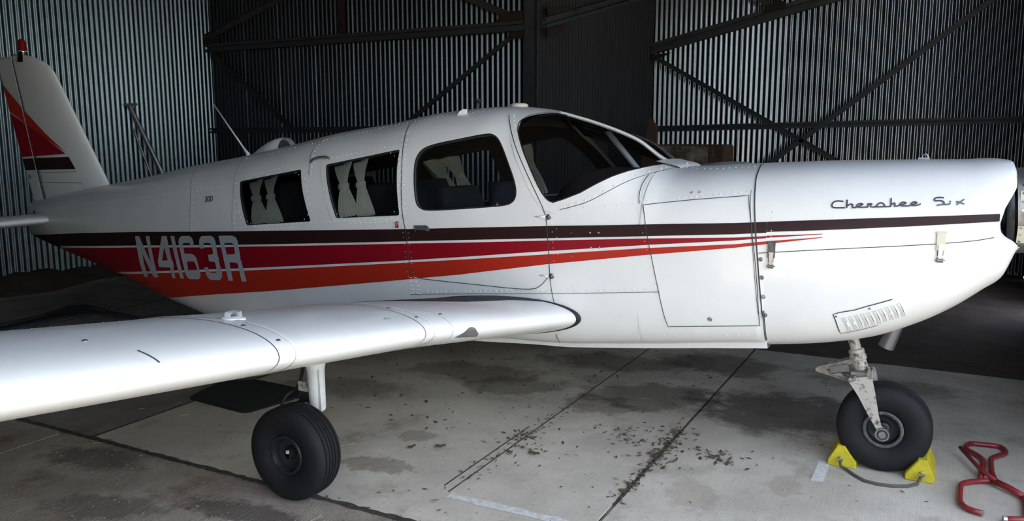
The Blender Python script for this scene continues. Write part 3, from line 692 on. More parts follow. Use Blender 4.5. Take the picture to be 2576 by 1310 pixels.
def inpoly(p, poly):
    x, z = p; r = False; n = len(poly)
    for i in range(n):
        (x0, z0), (x1, z1) = poly[i], poly[i-1]
        if (z0 > z) != (z1 > z) and x < (x1-x0)*(z-z0)/(z1-z0)+x0: r = not r
    return r
def offset_poly(poly, d):
    n = len(poly); A = sum(poly[i-1][0]*poly[i][1]-poly[i][0]*poly[i-1][1] for i in range(n)); s = 1 if A > 0 else -1
    out = []
    for i in range(n):
        p = Vector(poly[i]); a = (p-Vector(poly[i-1])).normalized(); b = (Vector(poly[(i+1) % n])-p).normalized()
        na = Vector((a.y, -a.x))*s; nb = Vector((b.y, -b.x))*s; m = (na+nb).normalized(); k = d/max(.4, m.dot(na)); q = p+m*k; out.append((q.x, q.y))
    return out
def round_poly(poly, r, k=5):
    out = []; n = len(poly)
    for i in range(n):
        p = Vector(poly[i]); a = Vector(poly[i-1]); d = Vector(poly[(i+1) % n])
        q0 = p+(a-p).normalized()*r; q1 = p+(d-p).normalized()*r
        for j in range(k+1):
            t = j/k; q = (q0*(1-t)+p*t)*(1-t)+(p*(1-t)+q1*t)*t; out.append((q.x, q.y))
    return out
def smooth_closed(P, it=2):
    for _ in range(it):
        q = []
        for a, c in zip(P, P[1:]+P[:1]): q += [(a[0]*.75+c[0]*.25, a[1]*.75+c[1]*.25), (a[0]*.25+c[0]*.75, a[1]*.25+c[1]*.75)]
        P = q
    return P
W1 = round_poly(D['w1'], .012, 3); W2 = round_poly(D['w2'], .012, 3); WD = smooth_closed(D['wd'])
WS_LOW = D['ws'][1:0:-1] + D['ws_pillar'][:-1] + D['ws_low'] + [(1.30, 1.506)]
WS_LOW = sorted(set(WS_LOW)); WS_UP = [(.515, 1.73)]+D['ws'][2:-1]+[(.644, 1.80)]
def ws_inside(x, z, e=0.):
    if x < .518-e or x > 1.29+e: return False
    zl = lerp_tab(WS_LOW, max(x, .5181))-e
    if z < zl: return False
    if x < .655-e:
        return z < lerp_tab(WS_UP, x+e*1.2)+e*.4
    return True
HOLES = [offset_poly(W1, .016), offset_poly(W2, .016), offset_poly(WD, .016)]
HOLES2 = [offset_poly(W1, .03), offset_poly(W2, .03), offset_poly(WD, .03)]
def hole(x, z, H=HOLES, e=.014):
    return any(inpoly((x, z), h) for h in H) or ws_inside(x, z, e)
def skin(name, x0, x1, nx, m, off=0., holes=True, H=HOLES, e=.014, n=96):
    b = MB(); rows = []
    for i in range(nx+1):
        x = x0+(x1-x0)*i/nx; sec = section(x, n, off)
        rows.append([(x, -y, z) for y, z in sec]+[(x, y, z) for y, z in sec[-2:0:-1]])
    k = len(rows[0]); b.v = [p for r in rows for p in r]
    for i in range(nx):
        for j in range(k):
            f = (i*k+j, i*k+(j+1) % k, (i+1)*k+(j+1) % k, (i+1)*k+j)
            if holes:
                cx = sum(b.v[q][0] for q in f)/4; cz = sum(b.v[q][2] for q in f)/4
                if hole(cx, cz, H, e): continue
            b.f.append(f)
    return b
def row_full(x, n, off=0.):
    sec = section(x, n, off); return [(x, -y, z) for y, z in sec]+[(x, y, z) for y, z in sec[-2:0:-1]]
def zarc(x, za, zb_, n, off=0.):
    # points of the half section between two heights, evenly spaced
    sec = [p for p in section(x, 240, off)]
    pts = [p for p in sec if za < p[1] < zb_]
    def at(z):
        for a, c in zip(sec, sec[1:]):
            if a[1] <= z <= c[1] and c[1] > a[1]: t = (z-a[1])/(c[1]-a[1]); return (a[0]*(1-t)+c[0]*t, z)
        return sec[0] if z <= sec[0][1] else sec[-1]
    if za > sec[0][1]: pts = [at(za)]+pts
    else: pts = [sec[0]]+[p for p in pts if p != sec[0]]
    if zb_ < sec[-1][1]: pts = pts+[at(zb_)]
    else: pts = pts+[sec[-1]]
    acc = [0.]
    for a, c in zip(pts, pts[1:]): acc.append(acc[-1]+math.hypot(c[0]-a[0], c[1]-a[1]))
    out = []; j = 0
    for k in range(n+1):
        t = acc[-1]*k/n
        while j < len(pts)-2 and acc[j+1] < t: j += 1
        u = (t-acc[j])/max(1e-9, acc[j+1]-acc[j]); out.append((pts[j][0]*(1-u)+pts[j+1][0]*u, pts[j][1]*(1-u)+pts[j+1][1]*u))
    return out
def ws_low(x): return lerp_tab(WS_LOW, max(x, .5181))
def shell(x0, x1, nx, off, H, n, e, xw1):
    b = skin('', x0, .518, nx, '', off, True, H, -1., n)
    lo_rows = []
    xs2 = [.518+(xw1-.518)*i/60 for i in range(61)]
    for x in xs2:
        s = zarc(x, 0, ws_low(x)-e, 60, off); lo_rows.append([(x, y, z) for y, z in s[:0:-1]]+[(x, -y, z) for y, z in s])
    k0 = len(b.v); k = len(lo_rows[0]); b.v += [p for r in lo_rows for p in r]
    for i in range(60):
        for j in range(k-1):
            f = (k0+i*k+j, k0+i*k+j+1, k0+(i+1)*k+j+1, k0+(i+1)*k+j)
            cx = sum(b.v[q][0] for q in f)/4; cz = sum(b.v[q][2] for q in f)/4
            if any(inpoly((cx, cz), h) for h in H): continue
            b.f.append(f)
    up = []
    for i in range(13):
        x = .518+.132*i/12; s = zarc(x, min(lerp_tab(WS_UP, x)+e*.5, stn(x)[1]-off-.0015), 9, 24, off)
        up.append([(x, -y, z) for y, z in s]+[(x, y, z) for y, z in s[-2::-1]])
    b.grid(up)
    return b
b = shell(-4.46, .518, 260, 0., HOLES, 96, 0., 1.296)
rows = [row_full(1.296+(1.866-1.296)*i/30, 96) for i in range(31)]
b.grid(rows, True)
fus = b.build('fuselage', 'paint', plane, True)
b = shell(-1.62, .518, 90, .028, HOLES2, 96, .02, 1.22)
liner = b.build('cabin_liner', 'liner', plane, True)
def bulk(b):
    for x, off in ((-1.62, .028), (1.22, .028)):
        s = section(x, 40, off); pts = [(x, -y, z) for y, z in s]+[(x, y, z) for y, z in s[-2:0:-1]]
        b.add(pts, [tuple(range(len(pts)))])
    b.box((-.2, 0, .72), (2.8, 1.1, .02))
simple('cabin_bulkhead', 'liner', plane, bulk)
simple('headliner', 'headliner', plane, lambda b: b.grid([[(x, -y*.9, z-.035) for y, z in section(x, 60)[50:]]+[(x, y*.9, z-.035) for y, z in section(x, 60)[:49:-1]] for x in [-1.5+i*.05 for i in range(41)]]), True)

# ---- cowling: sections with a nose profile that is notched beside the spinner
XF = [(1.02, 2.80), (1.10, 2.838), (1.14, 2.849), (1.165, 2.849), (1.185, 2.840), (1.205, 2.822), (1.225, 2.792), (1.25, 2.772), (1.286, 2.767), (1.353, 2.782), (1.40, 2.803), (1.437, 2.818), (1.50, 2.820), (1.55, 2.815)]
def cowl(b):
    rows = []; nx = 66; n = 96
    for i in range(nx+1):
        t = i/nx; x = 1.866+(2.845-1.866)*(1-(1-t)**1.35)
        x = max(x, 1.86501)
        sec = section(x, n); row = []
        for y, z in sec:
            lim = lerp_tab(XF, z)
            fx = min(x, lim)
            row.append((fx, y, z))
        rows.append([(p[0], -p[1], p[2]) for p in row]+[p for p in row[-2:0:-1]])
    # turned-in lip and dark throat
    last = rows[-1]
    zc = 1.31
    for k, dx in ((.975, .006), (.94, .004), (.90, -.010), (.86, -.05), (.80, -.12)):
        rows.append([(p[0]+dx, p[1]*k, zc+(p[2]-zc)*k) for p in last])
    b.grid(rows, True)
cow = simple('cowling', 'paint', plane, cowl, True)
def throat(b):
    s = section(2.80, 60); pts = [(2.742, -y*.97, 1.31+(z-1.31)*.95) for y, z in s]+[(2.742, y*.97, 1.31+(z-1.31)*.95) for y, z in s[-2:0:-1]]
    b.add(pts, [tuple(range(len(pts)))])
simple('cowling_baffle', 'black_plastic', cow, throat)

# ---- surface patches in side-view coordinates (x, z) laid on the skin
def patch_bm(loops, surf, maxlen=.04):
    pts = [p for l in loops for p in l]
    tris = tessellate_polygon([[Vector((p[0], p[1], 0)) for p in l] for l in loops])
    bm = bmesh.new(); vs = [bm.verts.new((p[0], 0, p[1])) for p in pts]
    for t in tris:
        try: bm.faces.new([vs[i] for i in t])
        except ValueError: pass
    for _ in range(7):
        ed = [e for e in bm.edges if e.calc_length() > maxlen]
        if not ed: break
        bmesh.ops.subdivide_edges(bm, edges=ed, cuts=1)
        bmesh.ops.triangulate(bm, faces=[f for f in bm.faces if len(f.verts) > 3])
    return bm
def decal(name, loops, m, parent, off=.002, side=-1, surf=SP, nrm=SN, maxlen=.04):
    bm = patch_bm(loops, surf, maxlen)
    vs = [tuple(v.co) for v in bm.verts]; bm.verts.index_update(); fs = [tuple(v.index for v in f.verts) for f in bm.faces]; bm.free()
    P = [surf(v[0], v[2], off, side) for v in vs]; Nn = [nrm(v[0], v[2], side) for v in vs]
    out = []
    for f in fs:
        a, b_, c = [P[i] for i in f]
        if (b_-a).cross(c-a).dot(Nn[f[0]]) < 0: f = f[::-1]
        out.append(f)
    me = bpy.data.meshes.new(name); me.from_pydata([tuple(p) for p in P], [], out); me.materials.append(MATS[m])
    me.polygons.foreach_set('use_smooth', [True]*len(me.polygons)); me.update()
    try: me.normals_split_custom_set_from_vertices([tuple(n) for n in Nn])
    except Exception: pass
    return link(name, me, parent)
def densify(pl, s=.02):
    out = [pl[0]]
    for a, b_ in zip(pl, pl[1:]):
        k = max(1, int(math.hypot(b_[0]-a[0], b_[1]-a[1])/s))
        for i in range(1, k+1): out.append((a[0]+(b_[0]-a[0])*i/k, a[1]+(b_[1]-a[1])*i/k))
    return out
def smooth_pl(pl, it=2):
    for _ in range(it):
        q = [pl[0]]
        for a, b_ in zip(pl, pl[1:]): q += [(a[0]*.75+b_[0]*.25, a[1]*.75+b_[1]*.25), (a[0]*.25+b_[0]*.75, a[1]*.25+b_[1]*.75)]
        q.append(pl[-1]); pl = q
    return pl
def ribbon_into(b, pl, w, off, side=-1, surf=SP, nrm=SN, shift=0., closed=False, dens=.02, thick=0.):
    P = densify(pl, dens)
    Q = [surf(x, z, off, side) for x, z in P]; Nn = [nrm(x, z, side) for x, z in P]; rows = []
    m = len(Q)
    for i in range(m):
        t = (Q[(i+1) % m]-Q[i-1]) if closed else (Q[min(i+1, m-1)]-Q[max(i-1, 0)])
        if t.length < 1e-7: t = Vector((1, 0, 0))
        t.normalize(); s = Nn[i].cross(t).normalized(); c = Q[i]+s*shift
        if thick: rows.append([c-s*w/2-Nn[i]*thick, c-s*w/2, c+s*w/2, c+s*w/2-Nn[i]*thick])
        else: rows.append([c-s*w/2, c+s*w/2])
    if closed: rows.append(rows[0])
    b.grid(rows)
def ribbon(name, pl, w, m, parent, off=.0045, **k):
    b = MB(); ribbon_into(b, pl, w, off, **k); return b.build(name, m, parent)

# door, baggage door and window surrounds stand a touch proud of the skin
DOOR = D['door_rear'][1:]+[(.0, .878)]+D['door_bot'][:-1]+D['door_front'][::-1][:-1]+[(.40, 1.752)]
DOOR = [(-.199, 1.70)]+D['door_rear'][2:]+D['door_bot'][:-1]+D['door_front'][::-1][:-1]
door = decal('cabin_door', [DOOR, WD[::-1]], 'paint', plane, .0022)
bag = decal('baggage_door', [D['bag']], 'paint', plane, .0016)
for W in (W1, W2):
    for sd in (-1, 1):
        f = decal('window_frame', [offset_poly(W, .040), W[::-1]], 'paint', plane, .0022, sd)
        decal('window_pane', [offset_poly(W, .01)], 'window_glass', f, -.005, sd, maxlen=.08)
        decal('window_surround', [offset_poly(W, .055), W[::-1]], 'reveal', f, -.014, sd)
f = decal('window_frame', [offset_poly(WD, .042), WD[::-1]], 'paint', plane, .0022, 1)
decal('window_pane', [offset_poly(WD, .01)], 'window_glass', f, -.005, 1, maxlen=.08)
decal('window_pane', [offset_poly(WD, .01)], 'window_glass', door, -.005, -1, maxlen=.08)
decal('window_surround', [offset_poly(WD, .055), WD[::-1]], 'reveal', door, -.014, -1)
decal('window_surround', [offset_poly(WD, .055), WD[::-1]], 'reveal', f, -.014, 1)
for sd in (-1, 1):
    for W in (W1, W2, WD): decal('window_lining', [offset_poly(W, .075), offset_poly(W, .006)[::-1]], 'liner', liner, -.036, sd)
ribbon('window_gasket', WD+[WD[0]], .007, 'black_seal', door, .003)
for W in (W1, W2): ribbon('window_gasket', W+[W[0]], .004, 'black_seal', plane, .003)

# windshield: two curved panes and the strip between them
def pane(side):
    b = MB(); rows = []
    for i in range(56):
        x = .500+i*(1.292-.500)/55
        w, zt, zb, zc, nu, nl = stn(x)
        zl = lerp_tab(WS_LOW, max(x, .5181))-.012
        zu = zt if x > .64 else min(zt, lerp_tab(WS_UP, x)+.012)
        def th(z): return math.asin(max(0, min(1, (max(0, z-zc)/(zt-zc))))**(nu/2))
        a0 = th(zl); a1 = th(zu); r = []
        for k in range(25):
            a = a0+(a1-a0)*k/24; s, c = math.sin(a), max(0, math.cos(a))
            r.append((x, side*(w-.004)*c**(2/nu), zc+(zt-.004-zc)*s**(2/nu)))
        rows.append(r)
    b.grid(rows); return b
ws = pane(-1).build('windshield', 'windshield_glass', plane, True)
pane(1).build('windshield', 'windshield_glass', plane, True)
def wstrip(b):
    rows = []
    for i in range(40):
        x = .60+i*(1.295-.60)/39; zt = stn(x)[1]
        rows.append([(x, y, zt+h) for y, h in ((-.017, -.004), (-.016, .005), (.016, .005), (.017, -.004))])
    b.grid(rows)
simple('center_strip', 'paint', ws, wstrip)
UPE = [(.541, 1.673), (.522, 1.705), (.518, 1.726), (.533, 1.754), (.560, 1.764), (.586, 1.7705), (.615, 1.7735)]
PIL = smooth_pl(D['ws_pillar'], 1)
for sd in (-1, 1):
    sh = 1 if sd < 0 else -1
    ribbon('pillar_trim', PIL+[(.86, 1.318)], .050, 'paint', plane, .003, side=sd, shift=-.025*sh, dens=.01)
    ribbon('windshield_trim', UPE, .045, 'paint', plane, .003, side=sd, shift=.0225*sh, dens=.006)
    LOWP = smooth_pl([(.820, 1.321)]+D['ws_low'][0:]+[(1.31, 1.505)], 1)
    lo1 = decal('windshield_fairing', [[(.835, 1.31)]+D['ws_low']+[(1.30, 1.500), (1.336, 1.488)]+D['fair_low'][::-1][1:]+[(.855, 1.288)]], 'paint', plane, .0035, sd, maxlen=.03)
    ribbon('windshield_trim', LOWP, .035, 'paint', lo1, .0040, side=sd, shift=-.0175*sh, dens=.01)
simple('deck_fairing', 'paint', plane, lambda b: b.grid([[(x, y*k, stn(x)[1]+h-.10*(y*k)**2) for y in [-.22+.04*j for j in range(12)]] for x, h, k in ((1.235, .010, 1), (1.27, .011, 1), (1.30, .013, 1), (1.33, .012, .97), (1.352, .005, .9), (1.36, -.008, .85))]), True)
ribbon('windshield_gasket', PIL+D['ws_low'][1:], .006, 'black_seal', ws, .0045, dens=.01)
ribbon('windshield_gasket', UPE, .006, 'black_seal', ws, .0045, dens=.006)

# ---- painted stripes
def zb(x, k=.012): return stn(x)[2]+k
bt = D['black_top']; bb = D['black_bot']
BLACK = [(-4.43, .806)]+bt+[(1.8646, 1.2647)]+[(1.8646, 1.2170)]+bb[::-1]+[(x, zb(x)) for x in (-3.90, -4.0, -4.1, -4.2, -4.3, -4.4)]
rt = D['red_top']; rb = D['red_bot']
RED = [(-3.90, .712)]+rt+[(1.8646, 1.202)]+[(1.8646, 1.193)]+rb[::-1]+[(-2.98, .626)]+[(x, zb(x)) for x in (-3.1, -3.25, -3.4, -3.55, -3.7, -3.85)]
ot = D['or_top']; ob = D['or_bot']
ORANGE = [(-3.04, .588)]+ot+[(1.8646, 1.1785)]+[(1.8646, 1.1657)]+ob[::-1]+[(-2.0, .56), (-2.3, .508), (-2.45, .478)]+[(x, zb(x)) for x in (-2.55, -2.7, -2.85, -3.0)]
BLACKC = [(1.8655, 1.2655)]+D['black_top_c'][1:]+[(2.765, 1.3315), (2.765, 1.302)]+D['black_bot_c'][:0:-1]+[(1.8655, 1.2205)]
REDC = [(1.8655, 1.2035), (2.1, 1.2235), (2.1, 1.2215), (1.8655, 1.1945)]
ORC = [(1.8655, 1.179), (2.101, 1.209), (2.101, 1.2065), (1.8655, 1.1665)]
for sd in (-1, 1):
    decal('maroon_stripe', [BLACK], 'brown_paint', fus, .0042, sd, maxlen=.06)
    decal('crimson_stripe', [RED], 'crimson_paint', fus, .0042, sd, maxlen=.06)
    decal('orange_stripe', [ORANGE], 'scarlet_paint', fus, .0042, sd, maxlen=.06)
    decal('maroon_stripe', [BLACKC], 'brown_paint', cow, .003, sd, maxlen=.04)
    decal('crimson_stripe', [REDC], 'crimson_paint', cow, .003, sd, maxlen=.04)
    decal('orange_stripe', [ORC], 'scarlet_paint', cow, .003, sd, maxlen=.04)
for ch, loops in D['NUM'].items():
    decal('registration_mark', loops, 'silver_paint', fus, .0060, maxlen=.035)

# ---- seams
def seam(pl, parent=fus, w=.0035, off=.0052, sm=1):
    return ribbon('panel_seam', smooth_pl(pl, sm) if sm else pl, w, 'seam', parent, off)
seam(D['door_rear'], door, .0045); seam(D['door_front'], door, .0042); seam(D['door_bot'], door, .0036)
seam(D['seam_f']); seam(D['seam_f2']); seam(D['seam_a'], w=.0030); seam(D['seam_t'], w=.0022); seam(D['seam_t2'], w=.0022)
seam(D['bag']+[D['bag'][0]], bag, .0032, sm=0); seam(D['deck_l'], w=.0034); seam(D['hs'], w=.0022, sm=0)
seam([(p[0], p[1]) for p in D['fw']], cow, .006); seam([(x-.018, z) for x, z in D['fw'][3:-1]], cow, .0022, sm=0)
seam(D['part'], cow, .0030); seam(D['fair_low'], fus, .0030)
seam(D['LOUT'][:8], cow, .0045, .003, 0); seam(D['LOUT'][7:], cow, .0032, .003, 0)
seam([(1.866, .70), (1.868, .78), (1.864, .86)], cow, .010, .004, 0)

# ---- rivets (too small to pick apart)
def riv(b, pl, sp=.026, r=.0024, off=.0022, side=-1):
    P = densify(smooth_pl(pl, 1), sp)
    r *= 1.45
    for x, z in P:
        n = SN(x, z, side); c = SP(x, z, off, side)
        t = n.cross(Vector((0, 0, 1)) if abs(n.z) < .9 else Vector((1, 0, 0))).normalized(); u = n.cross(t)
        ring = [c+(t*math.cos(k*1.0472)+u*math.sin(k*1.0472))*r for k in range(6)]
        top = [c+n*r*.8+(t*math.cos(k*1.0472)+u*math.sin(k*1.0472))*r*.5 for k in range(6)]
        b.add(ring+top, [(k, (k+1) % 6, (k+1) % 6+6, k+6) for k in range(6)]+[(6, 7, 8, 9, 10, 11)])
b = MB()
def shiftpl(pl, dx, dz=0): return [(x+dx, z+dz) for x, z in pl]
riv(b, shiftpl(D['door_front'], .026)); riv(b, shiftpl(D['door_rear'][1:], -.020, 0)); riv(b, shiftpl(D['door_rear'][1:], .016, 0))
riv(b, shiftpl(D['seam_a'], .02)); riv(b, shiftpl(D['seam_t'], .02), .03, .002); riv(b, shiftpl(D['seam_t2'], .02), .03, .002)
for W in (D['w1'], D['w2']): riv(b, offset_poly(W, .034)+[offset_poly(W, .034)[0]], .034, .0022, .004)
riv(b, shiftpl(D['hs'], 0, .012), .03); riv(b, [(1.27, 1.335), (1.76, 1.392)], .026); riv(b, shiftpl(D['deck_l'], .016), .03)
riv(b, [(1.27, 1.29), (1.34, 1.05), (1.40, .80), (1.43, .70)], .034); riv(b, shiftpl(D['fair_low'], .004, .014), .045, .0032, .006)
riv(b, [(.86, 1.19), (.87, 1.02), (.88, .80), (.885, .66)], .05); riv(b, [(.935, 1.23), (.945, 1.0), (.955, .87)], .06)
riv(b, [(.0, .800), (.85, .880)], .030); riv(b, [(.92, 1.292), (1.24, 1.325)], .045)
riv(b, [(-.9, 1.615), (-.2, 1.735), (.30, 1.79)], .028, .002); riv(b, [(-1.55, 1.50), (-.95, 1.60)], .03, .002)
riv(b, [(-3.2, 1.2), (-2.4, 1.33), (-1.6, 1.45)], .04, .002); riv(b, [(-4.2, 1.03), (-1.5, 1.33)], .05, .0018)
riv(b, [(-.9, 1.13), (-.1, 1.20)], .035, .002); riv(b, [(-1.4, 1.075), (-.85, 1.13)], .035, .002)
for k in range(5): riv(b, [(-.02, .875-.022*k), (.02+.02*(k > 1), .878-.022*k)], .022, .003)
riv(b, [(1.30, 1.485), (1.50, 1.480), (1.74, 1.496)], .028, .0024, .003)
riv(b, [(1.885, 1.31), (1.885, 1.2)], .03); riv(b, [(1.40, .69), (1.80, .73)], .05)
rv = b.build('rivets', 'rivet_paint', fus); tag(rv, kind='stuff')
def screws(name, pts, r, m, parent, off=.003):
    for x, z in pts:
        n = SN(x, z); c = SP(x, z, off); bb_ = MB()
        bb_.lathe([(-.002, r), (.0012, r), (.0022, r*.72), (.0012, r*.55), (.0024, r*.28), (.0024, .0004)], c, n, 14)
        bb_.build(name, m, parent, True, None, 30)
screws('cowl_screw', D['scr'], .0095, 'dull_metal', cow)
screws('cowl_screw', D['LSCR'], .0042, 'dull_metal', cow)
screws('skin_screw', D['rivscrew'], .0050, 'steel', fus, .005)
screws('baggage_lock', D['lock'], .011, 'steel', bag, .003)

# ---- louvers
for a, c_ in D['LOUV']:
    bb_ = MB(); n = SN((a[0]+c_[0])/2, (a[1]+c_[1])/2)
    A, C_ = SP(*a, .002), SP(*c_, .002); t = (C_-A).normalized(); s = t.cross(n).normalized()
    rows = []
    for i in range(9):
        u = i/8; p = A*(1-u)+C_*u; h = .0075*math.sin(math.pi*min(1, max(0, u)))**.5
        rows.append([p+s*.014, p+s*.006+n*h*.75, p-s*.001+n*h, p-s*.0015])
    bb_.grid(rows); bb_.grid([[r[2], r[3]-n*.002] for r in rows])
    lv = bb_.build('louver', 'paint', cow, True, None, 40)
    b2 = MB(); rows = [[A*(1-i/6)+C_*(i/6)-s*.0006+n*.0018, A*(1-i/6)+C_*(i/6)-s*.0046*(1-abs(i/3-1)*.6)+n*.0016] for i in range(7)]
    b2.grid(rows); b2.build('louver_slot', 'seam', lv)

# ---- latches, emblem, hinges, door handle
def latch(x, z0, z1, m1, m2):
    r = None; h = z0-z1; n = SN(x, (z0+z1)/2); t = (SP(x, z1)-SP(x, z0)).normalized(); s = n.cross(t)
    A = SP(x, z0, .004)
    def P(a, c_, o): return A+t*a*h+s*c_+n*o
    bb_ = MB()
    def slabp(a0, a1, w0, w1, o0, o1):
        vs = [P(a0, -w0, o0), P(a0, w0, o0), P(a1, w1, o0), P(a1, -w1, o0), P(a0, -w0, o1), P(a0, w0, o1), P(a1, w1, o1), P(a1, -w1, o1)]
        bb_.add(vs, [(3, 2, 1, 0), (4, 5, 6, 7), (0, 1, 5, 4), (1, 2, 6, 5), (2, 3, 7, 6), (3, 0, 4, 7)])
    slabp(0, .62, .0165, .016, -.002, .006); slabp(-.03, .02, .021, .021, -.002, .003)
    r = bb_.build('latch', m1, cow)
    bb_ = MB(); slabp(.42, .93, .0085, .0075, .004, .010); slabp(.40, .44, .011, .011, .004, .0085); bb_.build('latch_lever', m2, r)
    bb_ = MB(); bb_.lathe([(-.012, .0005), (-.012, .009), (.012, .009), (.012, .0005)], P(.96, 0, .007), s, 12); bb_.tube([P(.97, -.017, .006), P(.95, .019, .006)], .0022, 6); bb_.build('latch_pin', 'dull_metal', r)
    bb_ = MB(); bb_.tube([P(.60, -.017, .004), P(.62, -.010, .005), P(.80, -.0095, .004)], .0018, 6); bb_.tube([P(.60, .017, .004), P(.62, .011, .005), P(.80, .0105, .004)], .0018, 6); bb_.build('latch_spring', 'dull_metal', r)
latch(1.8905, 1.176, 1.063, 'hub_metal', 'steel'); latch(2.560, 1.249, 1.128, 'cream', 'paint')
for pl in D['EMB']:
    ribbon('emblem_stroke', smooth_pl(pl, 2) if len(pl) > 2 else pl, .0052, 'emblem', cow, .005, dens=.006, thick=.004)
def hinge(x0, x1, z, slant=0):
    hb = decal('hinge_plate', [[(x0, z+.016), (x1, z+.016), (x1, z-.016), (x0-slant, z-.016)]], 'paint', door, .0038)
    bb_ = MB(); bb_.tube([SP(x0+.01, z-.001, .003), SP(x1, z, .010)], [.002, .0085], 8); bb_.build('hinge_arm', 'paint', hb, True)
    bb_ = MB(); c = SP(x1+.014, z, .011); bb_.tube([c+Vector((0, 0, .013)), c-Vector((0, 0, .013))], .0068, 8); bb_.tube([SP(x1-.002, z, .01), SP(x1+.026, z-.004, .008)], .0055, 8); bb_.build('hinge_pin', 'hub_metal', hb, True)
hinge(.728, .803, 1.247); hinge(.757, .822, .949, .028)
def handle():
    bb_ = MB(); pts = [(.020, 1.166), (.030, 1.1665), (.085, 1.170), (.100, 1.167), (.112, 1.155), (.112, 1.146), (.020, 1.144)]
    ho = decal('door_handle', [pts], 'steel', door, .009)
    ribbon('handle_edge', pts+[pts[0]], .003, 'dull_metal', ho, .0095, thick=.007)
    bb_ = MB(); bb_.lathe([(-.004, .012), (.004, .012), (.004, .008), (.001, .007), (.001, .0005)], SP(.103, 1.152, .010), SN(.103, 1.152), 16); bb_.build('door_lock', 'dull_metal', ho)
    bb_ = MB(); bb_.bar(SP(.020, 1.168, .010), SP(.022, 1.130, .010), .004, .004); bb_.build('handle_lip', 'seam', ho)
handle()
tg = decal('seat_tag', [[(-.1125, 1.181), (-.090, 1.184), (-.0895, 1.149), (-.1105, 1.146)]], 'tag_red', fus, .0055)
ribbon('tag_digit', [(-.1065, 1.1735), (-.0945, 1.1755), (-.1035, 1.1565)], .0030, 'white', tg, .0062, dens=.004)
for dz in (0, -.024): ribbon('tag_rule', [(-.134, 1.173+dz), (-.117, 1.175+dz)], .0022, 'silver_paint', tg, .0055)
def digits(x, z, w, h, s, sk):
    for ch in s:
        if ch == '3': P = [[(0, 1), (.8, 1), (1, .85), (1, .62), (.75, .52), (.35, .52)], [(.75, .52), (1, .40), (1, .12), (.8, 0), (.2, 0), (0, .12)]]
        else: P = [[(.25, 1), (.75, 1), (1, .8), (1, .2), (.75, 0), (.25, 0), (0, .2), (0, .8), (.25, 1)]]
        for pl in P: ribbon('model_digit', [(x+a*w-(bq-1)*.010, z+bq*h+a*.003) for a, bq in pl], .0065, 'seam', fus, .003, dens=.01)
        x += w*1.5; z += .003
digits(-1.752, 1.222, .020, .030, '300', 0)
def grab(b):
    P = [SP(-.838, 1.492, -.004), SP(-.820, 1.497, .012), SP(-.79, 1.507, .018), SP(-.74, 1.515, .018), SP(-.70, 1.517, .014), SP(-.684, 1.514, -.004)]
    b.tube(smooth3(P), .0075, 8)
def smooth3(P, it=2):
    for _ in range(it):
        q = [P[0]]
        for a, c in zip(P, P[1:]): q += [a*.75+c*.25, a*.25+c*.75]
        q.append(P[-1]); P = q
    return P
simple('grab_handle', 'dull_metal', fus, grab, True)

# ---- things on the roof
def whip(b):
    A = Vector((-1.835, 0, stn(-1.835)[1]-.004)); B_ = Vector((-2.167, 0, 1.878))
    b.tube([A, A+(B_-A)*.12, A+(B_-A)*.16, B_], [.017, .010, .0075, .0045], 8)
simple('whip_antenna', 'paint', fus, whip, True)
def scoop(b):
    rows = []
    for i in range(13):
        t = i/12; x = -1.80+.32*t; base = stn(x)[1]-.012; h = .012+.085*math.sin(min(1, t*1.06)*math.pi/2)**.8*(1 if t < .8 else 1-(t-.8)*.7); w = .03+.06*math.sin(min(1, t*1.2)*math.pi/2)
        rows.append([(x+.05*max(0, -math.sin(math.radians(a)))*0, w*math.cos(math.radians(a)), base+h*math.sin(math.radians(a))) for a in range(0, 181, 12)])
    b.grid(rows)
sc_ = simple('air_scoop', 'paint', fus, scoop, True)
simple('scoop_mouth', 'black_plastic', sc_, lambda b: b.add([(-1.512, .078*math.cos(math.radians(a)), stn(-1.512)[1]-.012+.075*math.sin(math.radians(a))) for a in range(0, 181, 15)], [tuple(range(13))]))
simple('blade_antenna', 'white', fus, lambda b: b.prism([(.075, -.290, 1.755), (.135, -.285, 1.762), (.132, -.28, 1.797), (.112, -.28, 1.799), (.092, -.285, 1.785)], (0, .012, 0)))
def temp(b):
    z0 = stn(-.02)[1]; b.lathe([(0, .022), (.03, .016), (.06, .014), (.075, .026), (.085, .026), (.085, .001)], (-.02, .10, z0-.012), (.12, 0, 1), 14)
simple('roof_vent', 'black_plastic', fus, temp, True, 40)
simple('gps_antenna', 'cream', fus, lambda b: b.lathe([(-.012, .055), (.008, .055), (.016, .048), (.020, .03), (.021, .001)], (.325, 0, stn(.325)[1]), (0, 0, 1), 24), True)
def lifteye(b):
    b.box((2.462, .05, 1.540), (.05, .025, .008)); b.tube([(2.452, .05, 1.542), (2.456, .05, 1.556), (2.466, .05, 1.560), (2.476, .05, 1.554), (2.478, .05, 1.542)], .004, 6)
simple('cowl_eye', 'steel', cow, lifteye)
